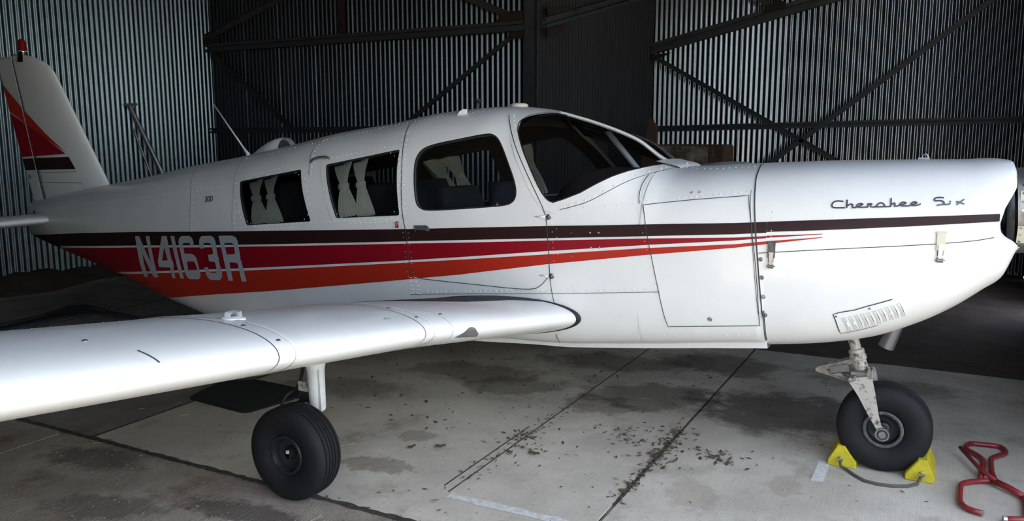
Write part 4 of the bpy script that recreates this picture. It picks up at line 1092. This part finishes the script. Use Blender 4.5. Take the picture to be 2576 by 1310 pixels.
# ---- cabin interior
def glare(b):
    rows = []
    for x, k in ((.70, .02), (.70, .55), (.73, .80), (.80, .94), (.90, 1.), (1.05, 1.), (1.20, .96)):
        rows.append([(x, .50*k*math.cos(math.radians(a)), 1.16+(.315 if x < 1.1 else .29)*k*max(0, math.sin(math.radians(a)))**.6) for a in range(180, -1, -10)])
    b.grid(rows)
simple('glareshield', 'glareshield', plane, glare, True)
simple('instrument_panel', 'black_plastic', plane, lambda b: b.box((.78, 0, 1.16), (.03, 1.0, .34)))
simple('windshield_brace', 'white', plane, lambda b: b.bar((1.005, .172, 1.454), (.795, .221, 1.670), .012, .045, (0, 1, .3)))
def yoke(y):
    def f(b):
        b.tube([(.77, y, 1.18), (.62, y, 1.18)], .012, 8)
        b.tube([(.62, y-.13, 1.27), (.62, y-.14, 1.19), (.62, y-.10, 1.17), (.62, y, 1.175), (.62, y+.10, 1.17), (.62, y+.14, 1.19), (.62, y+.13, 1.27)], .011, 8)
    simple('control_yoke', 'black_plastic', plane, f, True)
yoke(-.29); yoke(.29)
def seat(x, y):
    def back(b):
        rows = []
        for i in range(9):
            t = i/8; w = .21*(1-.25*max(0, t-.7)/.3); zz = .86+.50*t; xx = x-.10*t
            rows.append([(xx+dx, y+w*sy, zz) for dx, sy in ((.05, -1), (.065, -.6), (.065, .6), (.05, 1), (-.03, 1), (-.045, .6), (-.045, -.6), (-.03, -1))])
        b.grid(rows, True); b.f.append(tuple(range(64, 72)))
    so_ = simple('seat_back', 'seat_fabric', plane, back, True)
    simple('seat_cushion', 'seat_fabric', so_, lambda b: b.box((x+.25, y, .86), (.46, .43, .12)))
    simple('seat_frame', 'black_plastic', so_, lambda b: b.box((x+.2, y, .765), (.40, .36, .07)))
for x in (.17, -.42, -1.05):
    for y in (-.29, .29): seat(x, y)
def curtain(x0, x1, z0, z1, slant, side, pinch):
    # pleated panel hung inside the side glass, gathered by a tie about half way down
    b = MB(); nu, nv = 46, 26; rows = []
    zm = .43
    for j in range(nv+1):
        v = j/nv; z = z1+(z0-z1)*v
        if v < zm: k = 1-(1-pinch)*math.sin(math.pi/2*(v/zm))**1.6
        else: k = pinch+(1.02-pinch)*math.sin(math.pi/2*(v-zm)/(1-zm))**1.1
        cx = (x0+x1)/2+slant*v
        r = []
        for i in range(nu+1):
            u = i/nu; x = cx+(u-.5)*(x1-x0)*k
            amp = .006+.004*k; y = hw(x, z)-.045-amp*math.sin(u*2*math.pi*7)-.006*math.sin(v*3+i*.1)
            r.append((x, side*y, z+(.004*math.sin(u*40) if v > .9 else 0)+(u-.5)*(.035 if v < .3 else .02)))
        rows.append(r)
    b.grid(rows); o = b.build('curtain', 'curtain', plane, True)
    zt = z1+(z0-z1)*zm; cx = (x0+x1)/2+slant*zm; w = (x1-x0)*pinch*.56
    tb_ = MB(); rr = []
    for dz in (-.014, .014):
        rr.append([(cx+w*math.cos(a*.3142), side*(hw(cx, zt)-.045)+.02*math.sin(a*.3142), zt+dz+.006*math.cos(a*.3142)) for a in range(20)])
    tb_.grid(rr, True); tb_.build('curtain_tie', 'curtain', o, True)
for sd in (-1, 1):
    curtain(-1.405, -1.245, 1.11, 1.378, .105, sd, .46); curtain(-1.262, -1.115, 1.118, 1.398, .095, sd, .42)
    curtain(-.672, -.520, 1.19, 1.488, .112, sd, .46); curtain(-.528, -.400, 1.195, 1.508, .105, sd, .48)
curtain(.02, .16, 1.265, 1.58, .08, 1, .5)
def rod(b):
    for sd in (-1, 1):
        for x0, z0, x1, z1 in ((-1.42, 1.378, -.90, 1.445), (-.69, 1.492, -.17, 1.575)):
            b.tube([(x0, sd*(hw(x0, z0)-.045), z0), (x1, sd*(hw(x1, z1)-.045), z1)], .004, 6)
simple('curtain_rod', 'steel', plane, rod)

# ---- wings
def naca(t, m, p, n=34):
    up, lo_ = [], []
    for i in range(n+1):
        x = (1-math.cos(math.pi*i/n))/2; yt = 5*t*(.2969*x**.5-.126*x-.3516*x*x+.2843*x**3-.1036*x**4)
        yc = m/p**2*(2*p*x-x*x) if x < p else m/(1-p)**2*(1-2*p+2*p*x-x*x)
        up.append((x, yc+yt)); lo_.append((x, yc-yt))
    return up, lo_
AFU, AFL = naca(.130, .019, .4)
WZ, DIH, INC, XR, YB, XLE = .740, .127, .124, .974, 1.605, .792
def wing_frame(ay):
    k = max(0., min(1., (YB-ay)/(YB-.6))); xle = XLE+(XR-XLE)*k; return xle, xle+.805, WZ+DIH*(ay-.6)
def wing_pt(ay, u, side, up=True, off=0., sc=1.):
    xle, ch, z0 = wing_frame(ay); T = AFU if up else AFL
    v = lerp_tab(T, u); e = .01
    dv = (lerp_tab(T, min(1, u+e))-lerp_tab(T, max(0, u-e)))/(min(1, u+e)-max(0, u-e))
    n = Vector((dv*1.6/ch+math.sin(INC), 0, 1.)) if up else Vector((-dv*1.6/ch, 0, -1.))
    if u < .003: n = Vector((1, 0, 0))
    n.normalize()
    return Vector((xle-u*ch*math.cos(INC), side*ay, z0-u*ch*math.sin(INC)+v*1.6*sc))+n*off
def wing(side):
    b = MB(); rows = []
    ys = [.40, .60]+[.60+.1*i for i in range(1, 43)]
    tip = [(4.84, 1, 1), (4.90, .97, .93), (4.95, .91, .78), (4.985, .82, .55), (5.0, .72, .28)]
    for ay in ys+[t[0] for t in tip]:
        cs, ts = 1, 1
        for t in tip:
            if abs(t[0]-ay) < 1e-6: cs, ts = t[1], t[2]
        ring = []
        for u, v in AFU[::-1]+AFL[1:-1]:
            xle, ch, z0 = wing_frame(max(ay, .6)); z0 = WZ+DIH*(ay-.6)
            xx = xle-u*ch*math.cos(INC); mid = xle-.45*ch; xx = mid+(xx-mid)*cs
            zz = z0-u*ch*math.sin(INC)+v*1.6*ts
            ring.append((xx, side*ay, zz))
        rows.append(ring)
    b.grid(rows, True); n = len(rows[0]); b.f.append(tuple((len(rows)-1)*n+k for k in range(n)))
    return b.build('wing', 'paint', plane, True)
wr = wing(-1); wl_ = wing(1)
def wpath(pts): return pts
def wing_ribbon(name, pts, w, m, parent, off=.0015, side=-1):
    # pts: (ay, u, upper?)
    Q = [wing_pt(a, u, side, up, off) for a, u, up in pts]; b = MB(); rows = []
    for i, q in enumerate(Q):
        t = (Q[min(i+1, len(Q)-1)]-Q[max(0, i-1)]).normalized()
        a, u, up = pts[i]; e = wing_pt(a, u, side, up, off+.01)-q; s = e.normalized().cross(t).normalized()
        rows.append([q-s*w/2, q+s*w/2])
    b.grid(rows); return b.build(name, m, parent)
def chordline(ay, u1=.9, ul=.25, bend=0.): 
    pts = [(ay, u1*(1-i/40)**1.6, True) for i in range(40)]+[(ay, 0.0, True)]+[(ay, ul*(i/14)**1.8, False) for i in range(1, 15)]
    return pts
for ay, w in ((2.50, .0035), (1.70, .0030), (3.38, .0030)): wing_ribbon('panel_seam', chordline(ay), w, 'seam', wr)
for ay, w in ((2.42, .016), (1.63, .016), (1.52, .005)): wing_ribbon('skin_lap', chordline(ay, .8), w, 'paint', wr, .0022)
wing_ribbon('scratch', [(2.93-.002*i, .05-.0042*i, True) for i in range(10)], .005, 'seam', wr)
wing_ribbon('scuff', [(1.81+.004*i, .056, True) for i in range(9)], .014, 'silver_paint', wr)
# rivets along the spar and trailing lines
b = MB(); rnd = random.Random(2)
for u, sp in ((.86, .075), (.42, .06), (.62, .075)):
    ay = .75
    while ay < 4.8:
        c = wing_pt(ay, u, -1, True, 0); n = Vector((.1, 0, 1)).normalized(); r = .0032 if u > .8 else .0022
        ring = [c+Vector((math.cos(k*1.0472), math.sin(k*1.0472), 0))*r for k in range(6)]
        b.add(ring+[c+n*r*1.0], [(k, (k+1) % 6, 6) for k in range(6)]); ay += sp
for ay in (2.39, 1.57):
    for u in (.10, .25, .45): 
        c = wing_pt(ay, u, -1, True, .0005); b.add([c+Vector((math.cos(k*1.0472), math.sin(k*1.0472), 0))*.006 for k in range(6)], [tuple(range(6))])
for i in range(30):
    c = wing_pt(.68+.032*i, .05, -1, False, .0); n = Vector((.3, 0, -1)).normalized(); t = Vector((0, 1, 0)); q = n.cross(t)
    b.add([c+(t*math.cos(k*1.0472)+q*math.sin(k*1.0472))*.003 for k in range(6)]+[c+n*.003], [(k, (k+1) % 6, 6) for k in range(6)])
wrv = b.build('wing_rivets', 'rivet_paint', wr); tag(wrv, kind='stuff')
def wscrew(ay, u):
    c = wing_pt(ay, u, -1, True, .001); b = MB(); b.lathe([(0, .008), (.002, .007), (.002, .0005)], c, Vector((.15, 0, 1)), 10); b.build('tank_screw', 'dull_metal', wr)
for ay, u in ((2.46, .025), (2.47, .11), (1.66, .045), (1.50, .05), (1.66, .13), (3.0, .12)): wscrew(ay, u)
# fuel filler
cp = wing_pt(2.40, .185, -1, True, 0)
def filler(b): b.lathe([(-.01, .040), (.004, .040), (.007, .035), (.007, .001)], cp, (.02, .12, 1), 24)
fc = simple('fuel_cap', 'paint', wr, filler, True, 40)
def fhandle(b):
    P = [cp+Vector((dx, dy, dz*.8)) for dx, dy, dz in ((-.014, .026, .004), (-.014, .023, .024), (-.014, .016, .028), (-.014, -.016, .028), (-.014, -.023, .024), (-.014, -.026, .004))]
    b.grid([[p, p+Vector((.028, 0, 0))] for p in P]); b.grid([[p+Vector((0, 0, .003)), p+Vector((.028, 0, .003))] for p in P])
simple('cap_handle', 'paint', fc, fhandle)
# ventilation inlet in the leading edge
def inlet(b):
    rows = []
    for i in range(17):
        t = i/16; ay = 1.335+.15*t; h = max(0., math.sin(math.pi*t))**.5; ub = .020-.006*t; r = []
        for k in range(9):
            s = -ub+(ub+.0012)*h*k/8
            r.append(wing_pt(ay, abs(s) if abs(s) > .0004 else .0004, -1, s > 0, .0026))
        rows.append(r)
    b.grid(rows)
il = simple('air_inlet_screen', 'steel', wr, inlet)
# black seal round the root, and the walkway strip
def root_loop(n=60):
    pts = []
    for i in range(n+1): u = .62*(1-i/n)**1.7; pts.append(wing_pt(.6, u, -1, True))
    for i in range(1, n+1): u = .62*(i/n)**1.7; pts.append(wing_pt(.6, u, -1, False))
    return pts
def seal(b):
    P = root_loop(); rows = []
    c0 = Vector((.25, -.6, .70))
    for i, p in enumerate(P):
        y = -hw(p.x, p.z); o = Vector((p.x-c0.x, 0, (p.z-c0.z)*2.2)); o.normalize()
        q0 = Vector((p.x-o.x*.004, y-.022, p.z-o.z*.004)); q1 = Vector((p.x+o.x*.016, 0, p.z+o.z*.014)); q1.y = -hw(q1.x, q1.z)-.005
        qm = (q0+q1)/2+Vector((o.x*.004, -.006, o.z*.004))
        rows.append([q0, qm, q1])
    b.grid(rows)
simple('wing_root_seal', 'black_seal', wr, seal, True)
def walk(b):
    rows = []; W_ = [(.100, .66), (.125, .72), (.146, .80), (.152, 1.10), (.19, 1.22), (.226, 1.30), (.286, 1.35), (.5, 1.42), (.85, 1.45)]
    for i in range(40):
        u = .10+.75*(i/39)**1.5; w = lerp_tab(W_, u)
        rows.append([wing_pt(.58+(w-.58)*k/10, u, -1, True, .0022) for k in range(11)])
    b.grid(rows)
simple('walkway', 'walkway', wr, walk)

# ---- tail
def fin_le(z): return lerp_tab([(1.02, -3.21), (1.26, -3.385), (1.946, -3.825), (2.17, -3.97), (2.24, -4.05), (2.29, -4.18), (2.325, -4.30), (2.34, -4.42)], z)
def fin_te(z): return -4.385-(z-1.05)*.298
def fin_hinge(z): return -4.225-(z-1.05)*.225
def fin_half(x, z):
    le, te = fin_le(z), fin_te(z); ch = le-te; u = max(0, min(1, (le-x)/ch)); t = .085+.01*(2.3-z)
    if z > 2.27: t *= max(.15, 1-((z-2.27)/.075)**2*.8)
    return ch*5*t*(.2969*u**.5-.126*u-.3516*u*u+.2843*u**3-.1030*u**4)*.95+.002
def fin_part(xa, xb, z0, z1, nz=34, nu=22):
    b = MB(); rows = []
    for j in range(nz+1):
        z = z0+(z1-z0)*j/nz; a, c = xa(z), xb(z); r = []
        xs_ = [a+(c-a)*(1-math.cos(math.pi/2*i/nu)) for i in range(nu+1)]
        for x in xs_: r.append((x, -fin_half(x, z), z))
        for x in xs_[::-1]: r.append((x, fin_half(x, z), z))
        rows.append(r)
    b.grid(rows, True); n = len(rows[0]); b.f.append(tuple(nz*n+k for k in range(n))); return b
fin = fin_part(fin_le, lambda z: fin_hinge(z)+.004, 1.0, 2.338).build('vertical_fin', 'paint', plane, True)
rud = fin_part(lambda z: fin_hinge(z)-.004, fin_te, 1.105, 2.318).build('rudder', 'paint', plane, True)
def FS(x, z, off=0., side=-1): return Vector((x, side*(fin_half(x, z)+off), z))
def FN(x, z, side=-1): return Vector((.05, side, 0)).normalized()
def clipx(poly, xa, keep_right):
    # split a polygon at the hinge line
    out = []
    n = len(poly)
    for i in range(n):
        p, q = poly[i], poly[(i+1) % n]
        fp = p[0]-xa(p[1]); fq = q[0]-xa(q[1])
        if not keep_right: fp, fq = -fp, -fq
        if fp >= 0: out.append(p)
        if (fp >= 0) != (fq >= 0):
            t = fp/(fp-fq); out.append((p[0]+(q[0]-p[0])*t, p[1]+(q[1]-p[1])*t))
    return out
FO = [(-4.680, 2.088), (-4.379, 1.863), (-4.096, 1.672), (-3.838, 1.518), (-4.622, 1.862)]
FR = [(-4.6185, 1.846), (-4.196, 1.682), (-3.842, 1.506), (-4.502, 1.474)]
FBk = [(-4.5015, 1.458), (-3.806, 1.484), (-3.727, 1.385), (-4.477, 1.361)]
for poly, m, nm in ((FO, 'scarlet_paint', 'orange_flash'), (FR, 'crimson_paint', 'crimson_flash'), (FBk, 'brown_paint', 'maroon_band')):
    for sd in (-1, 1):
        a = clipx(poly, lambda z: fin_hinge(z)+.006, True); c = clipx(poly, lambda z: fin_hinge(z)-.006, False)
        if len(a) > 2: decal(nm, [a], m, fin, .002, sd, FS, FN, .06)
        if len(c) > 2: decal(nm, [c], m, rud, .002, sd, FS, FN, .06)
def fseam(pl, p, w=.003): return ribbon('panel_seam', pl, w, 'seam', p, .0025, surf=FS, nrm=FN)
fseam([(-4.22, 1.345), (-3.72, 1.365)], fin); fseam([(-4.20, 1.262), (-3.66, 1.275)], fin); fseam([(-3.66, 1.275), (-3.60, 1.20)], fin)
ribbon('trim_tab_mark', [(-4.42, 1.305), (-4.40, 1.305)], .03, 'seam', rud, .002, surf=FS, nrm=FN)
b = MB()
for i in range(26):
    z = 1.2+i*.042
    for dx in (.03,):
        c = FS(fin_hinge(z)+dx, z, 0); b.add([c+Vector((math.cos(k*1.0472)*.004, 0, math.sin(k*1.0472)*.004)) for k in range(6)]+[c+Vector((0, -.004, 0))], [(k, (k+1) % 6, 6) for k in range(6)])
frv = b.build('fin_rivets', 'rivet_paint', fin); tag(frv, kind='stuff')
bk = simple('beacon_base', 'chrome', fin, lambda b: b.lathe([(-.07, .050), (-.02, .042), (.012, .036), (.018, .036), (.018, .001)], (-4.372, 0, 2.335), (0, 0, 1), 20), True, 40)
simple('beacon_lens', 'beacon_red', bk, lambda b: b.lathe([(.018, .038), (.03, .036), (.05, .030), (.085, .030), (.10, .024), (.112, .012), (.114, .001)], (-4.372, 0, 2.345), (0, 0, 1), 20), True)
def stab(side):
    b = MB(); rows = []
    u_, l_ = naca(.115, .0, .4, 20)
    for ay, k in [(.10+.1*i, 1) for i in range(19)]+[(1.93, .99), (1.96, .9), (1.975, .6)]:
        xle = -3.93-.01*ay; ch = .80
        rows.append([(xle-.4*ch-(u-.4)*ch*(.6+.4*k), side*ay, .955+(.4-u)*ch*.05+v*ch*k) for u, v in u_[::-1]+l_[1:-1]])
    b.grid(rows, True); n = len(rows[0]); b.f.append(tuple((len(rows)-1)*n+q for q in range(n)))
    o = b.build('stabilator', 'paint', plane, True); return o
stab(-1); stab(1)
simple('stabilator_slot', 'seam', plane, lambda b: b.prism([(-4.24, -.112, .985), (-4.19, -.122, .985), (-4.245, -.112, 1.03)], (0, .02, 0)))

# ---- landing gear
def tire_prof(R, W, rim):
    P = []
    w = W/2
    P += [(-w*.62, rim), (-w*.80, rim+.012), (-w*.96, rim+(R-rim)*.38), (-w, rim+(R-rim)*.60), (-w*.93, rim+(R-rim)*.80), (-w*.78, R*.965), (-w*.62, R*.988)]
    for g in (-.50, -.22, .0, .22, .50):
        rr = R*(1-.012*abs(g)); P += [(w*g-.0045, rr), (w*g-.003, rr-.006), (w*g+.003, rr-.006), (w*g+.0045, rr)]
    return P+[(-t, r) for t, r in P[:7][::-1]]
def wheel(parent, c, side, dark):
    R = .2195
    t = simple('tire', 'rubber', parent, lambda b: b.lathe(tire_prof(R, .165, .088), c, (0, 1, 0), 72), True, 50)
    hubm = 'hub_dark' if dark else 'hub_metal'
    def rim(b):
        s = side
        b.lathe([(s*.052, .090), (s*.062, .094), (s*.068, .090), (s*.066, .080), (s*.050, .074), (s*.030, .070), (s*.022, .055), (s*.022, .034), (s*.046, .030), (s*.050, .022), (s*.050, .001)], c, (0, 1, 0), 40)
    r = simple('wheel_rim', 'hub_dark', parent, rim, True, 40)
    if not dark: simple('rim_ring', 'hub_metal', r, lambda b: b.lathe([(side*.0675, .093), (side*.0695, .090), (side*.0690, .078), (side*.066, .076)], c, (0, 1, 0), 40), True)
    simple('wheel_disc', 'hub_dark', r, lambda b: b.lathe([(-.03, .086), (.03, .086)], c, (0, 1, 0), 30))
    def bolts(b):
        for k in range(8):
            a = k*math.pi/4+.2; b.lathe([(side*.064, .005), (side*.071, .005), (side*.071, .0005)], (c[0]+.081*math.cos(a), c[1], c[2]+.081*math.sin(a)), (0, 1, 0), 8)
    simple('rim_bolts', 'hub_dark' if dark else 'hub_metal', r, bolts)
    return t
def main_gear(side):
    y = side*1.46; yw = side*1.61
    zt = wing_pt(1.46, .5, side, False).z+.03
    g = simple('main_gear_strut', 'strut_white', plane, lambda b: b.lathe([(0, .054), (.10, .054), (.15, .042), (.335, .038), (.345, .035), (.345, .02)], (0, y, zt), (.03, 0, -1), 24), True, 50)
    zb_ = zt-.345
    simple('strut_edge', 'strut_white', g, lambda b: b.bar((.036, y+side*.02, zt-.14), (.045, y+side*.02, zb_+.005), .012, .02, (1, 0, 0)))
    simple('oleo_rod', 'chrome', g, lambda b: b.tube([(.012, y, zb_+.02), (.016, y, .20)], .021, 16), True)
    def ax(b):
        b.tube([(0, y-side*.05, .215), (0, yw+side*.05, .215)], .022, 12); b.box((.014, y, .22), (.07, .06, .10))
    simple('axle', 'hub_dark', g, ax)
    def scis(b):
        b.bar((-.04, y, zb_+.05), (-.16, y, .36), .03, .022); b.bar((-.16, y, .36), (-.03, y, .24), .03, .022); b.box((-.055, y, zb_+.06), (.06, .045, .05))
    simple('torque_link', 'hub_dark', g, scis)
    simple('gear_lug', 'grimy_white', g, lambda b: b.prism([(-.03, y-.02, zb_+.02), (-.09, y-.02, zb_+.09), (-.09, y-.02, zb_+.13), (-.03, y-.02, zb_+.13)], (0, .04, 0)))
    simple('brake_hose', 'black_plastic', g, lambda b: b.tube(smooth3([Vector(p) for p in ((-.062, y, zt-.05), (-.072, y, zt-.16), (-.10, y, zt-.24), (-.14, y+.01, zt-.27), (-.18, y+side*.04, .40), (-.17, y+side*.06, .30))]), .008, 8), True)
    wheel(g, (0, yw, .2185), side, True)
    simple('axle_cap', 'black_plastic', g, lambda b: b.lathe([(side*.04, .030), (side*.060, .028), (side*.062, .020), (side*.045, .016), (side*.045, .001)], (0, yw, .2185), (0, 1, 0), 20))
    simple('cotter_pin', 'cream', g, lambda b: b.box((.012, yw+side*.064, .2185+.018), (.012, .010, .014)))
main_gear(-1); main_gear(1)
ng = simple('nose_gear_strut', 'grimy_white', plane, lambda b: b.lathe([(-.12, .026), (.03, .026), (.035, .036), (.05, .038), (.055, .034), (.065, .040), (.085, .040), (.09, .034), (.135, .036), (.14, .030), (.14, .015)], (2.212, 0, .625), (.30, 0, -1), 22), True, 45)
simple('oleo_rod', 'chrome', ng, lambda b: b.tube([(2.247, 0, .50), (2.275, 0, .425)], .019, 16), True)
def forkf(b):
    # folded plate: crown over the tire and a tapering blade down each side
    def blade(sy):
        y0 = sy*.094; y1 = sy*.104
        pr = [(2.205, .452), (2.312, .474), (2.330, .40), (2.350, .30), (2.366, .245), (2.396, .232), (2.402, .205), (2.388, .183), (2.362, .180), (2.345, .198), (2.342, .232), (2.30, .300), (2.252, .385)]
        b.prism([(x, y0, z) for x, z in pr], (0, y1-y0, 0))
    blade(-1); blade(1)
    b.prism([(2.205, -.104, .452), (2.312, -.104, .474), (2.300, -.104, .488), (2.206, -.104, .466)], (0, .208, 0))
fork = simple('nose_fork', 'grimy_white', ng, forkf)
simple('fork_crown', 'dull_metal', ng, lambda b: (b.box((2.255, -.02, .487), (.085, .12, .018)), b.prism([(2.283, -.095, .482), (2.306, -.095, .488), (2.298, -.095, .535), (2.291, -.095, .535)], (0, .018, 0)), b.tube([(2.235, -.10, .472), (2.235, .10, .472)], .010, 8)))
def links(b):
    for sy in (-.030, .030):
        b.bar((2.228, sy, .543), (2.052, sy*.5, .474), .014, .024, (0, 0, 1)); b.bar((2.052, sy*.5, .470), (2.222, sy, .437), .014, .024, (0, 0, 1))
    b.tube([(2.052, -.03, .472), (2.052, .03, .472)], .013, 8)
simple('torque_link', 'grimy_beige', ng, links)
simple('shimmy_damper', 'dull_metal', ng, lambda b: (b.bar((2.11, -.02, .478), (2.20, -.03, .505), .03, .035), b.prism([(2.12, -.05, .462), (2.18, -.05, .455), (2.16, -.05, .475)], (0, .03, 0))))
wheel(ng, (2.372, 0, .2185), -1, False)
def axn(b): b.lathe([(-.100, .033), (-.118, .033), (-.118, .026), (-.110, .020), (-.122, .017), (-.122, .001)], (2.372, 0, .209), (0, 1, 0), 22)
simple('axle_nut', 'dull_metal', ng, axn, True, 40)
# ---- exhaust, belly, steps
ex = simple('exhaust_pipe', 'pipe_metal', plane, lambda b: (b.lathe([(-.06, .030), (.085, .036), (.085, .032), (-.02, .027)], (2.392, -.15, .735), (-.36, 0, -1), 22)), True, 50)
def belly(b):
    rows = []
    for x in (.25, .6, .835, 1.0, 1.3, 1.6, 1.80, 1.865):
        z = stn(x)[2]; rows.append([(x, -.42, z+.035), (x, -.40, z-.010), (x, .40, z-.010), (x, .42, z+.035)])
    b.grid(rows)
simple('belly_skin', 'paint', plane, belly)
# ---- propeller and spinner
sp_ = simple('spinner', 'steel', plane, lambda b: b.lathe([(0, .170), (0, .192), (.10, .190), (.16, .178), (.24, .140), (.32, .085), (.37, .035), (.385, .001)], (2.846, 0, 1.312), (1, 0, .072), 48), True, 45)
def spl(b):
    for a0, a1 in ((150, 178), (195, 222)):
        rows = []
        for t in (.004, .085):
            rows.append([(2.846+t, .1945*math.cos(math.radians(a)), 1.312+.1945*math.sin(math.radians(a))) for a in [a0+(a1-a0)*i/10 for i in range(11)]])
        b.grid(rows)
simple('spinner_plate', 'cream', sp_, spl, True)
def spscr(b):
    for a in (153, 164, 175, 198, 208, 219, 140, 232):
        ra = math.radians(a); n = Vector((0, math.cos(ra), math.sin(ra))); c = Vector((2.862, 0, 1.312))+n*.195
        b.lathe([(0, .006), (.0025, .005), (.0025, .0005)], c, n, 10)
simple('spinner_screws', 'chrome', sp_, spscr)
simple('ring_gear', 'black_plastic', plane, lambda b: (b.lathe([(0, .02), (0, .185), (.018, .190), (.030, .185), (.030, .02)], (2.805, 0, 1.310), (1, 0, .072), 60), b.lathe([(-.06, .09), (.06, .09)], (2.80, 0, 1.310), (1, 0, .072), 30)), True, 40)
def blade(side):
    b = MB(); rows = []
    for i in range(20):
        t = i/19; r = .12+.93*t; ch = (.05+.10*math.sin(math.pi*min(1, t*1.1+.05))**.7)*(1 if t < .93 else .75); th = .045*(1-t)**1.5+.008; tw = math.radians(70-48*t)
        if t < .1: ch = .07; th = .06
        rr = []
        for k in range(12):
            a = k*math.pi/6; u, v = ch/2*math.cos(a), th/2*math.sin(a)
            rr.append((2.925+u*math.cos(tw)-v*math.sin(tw), side*r, 1.317-side*0+u*math.sin(tw)+v*math.cos(tw)))
        rows.append(rr)
    b.grid(rows, True); n = 12; b.f.append(tuple((len(rows)-1)*n+k for k in range(n)))
    b.build('propeller_blade', 'dull_metal', plane, True)
blade(-1); blade(1)
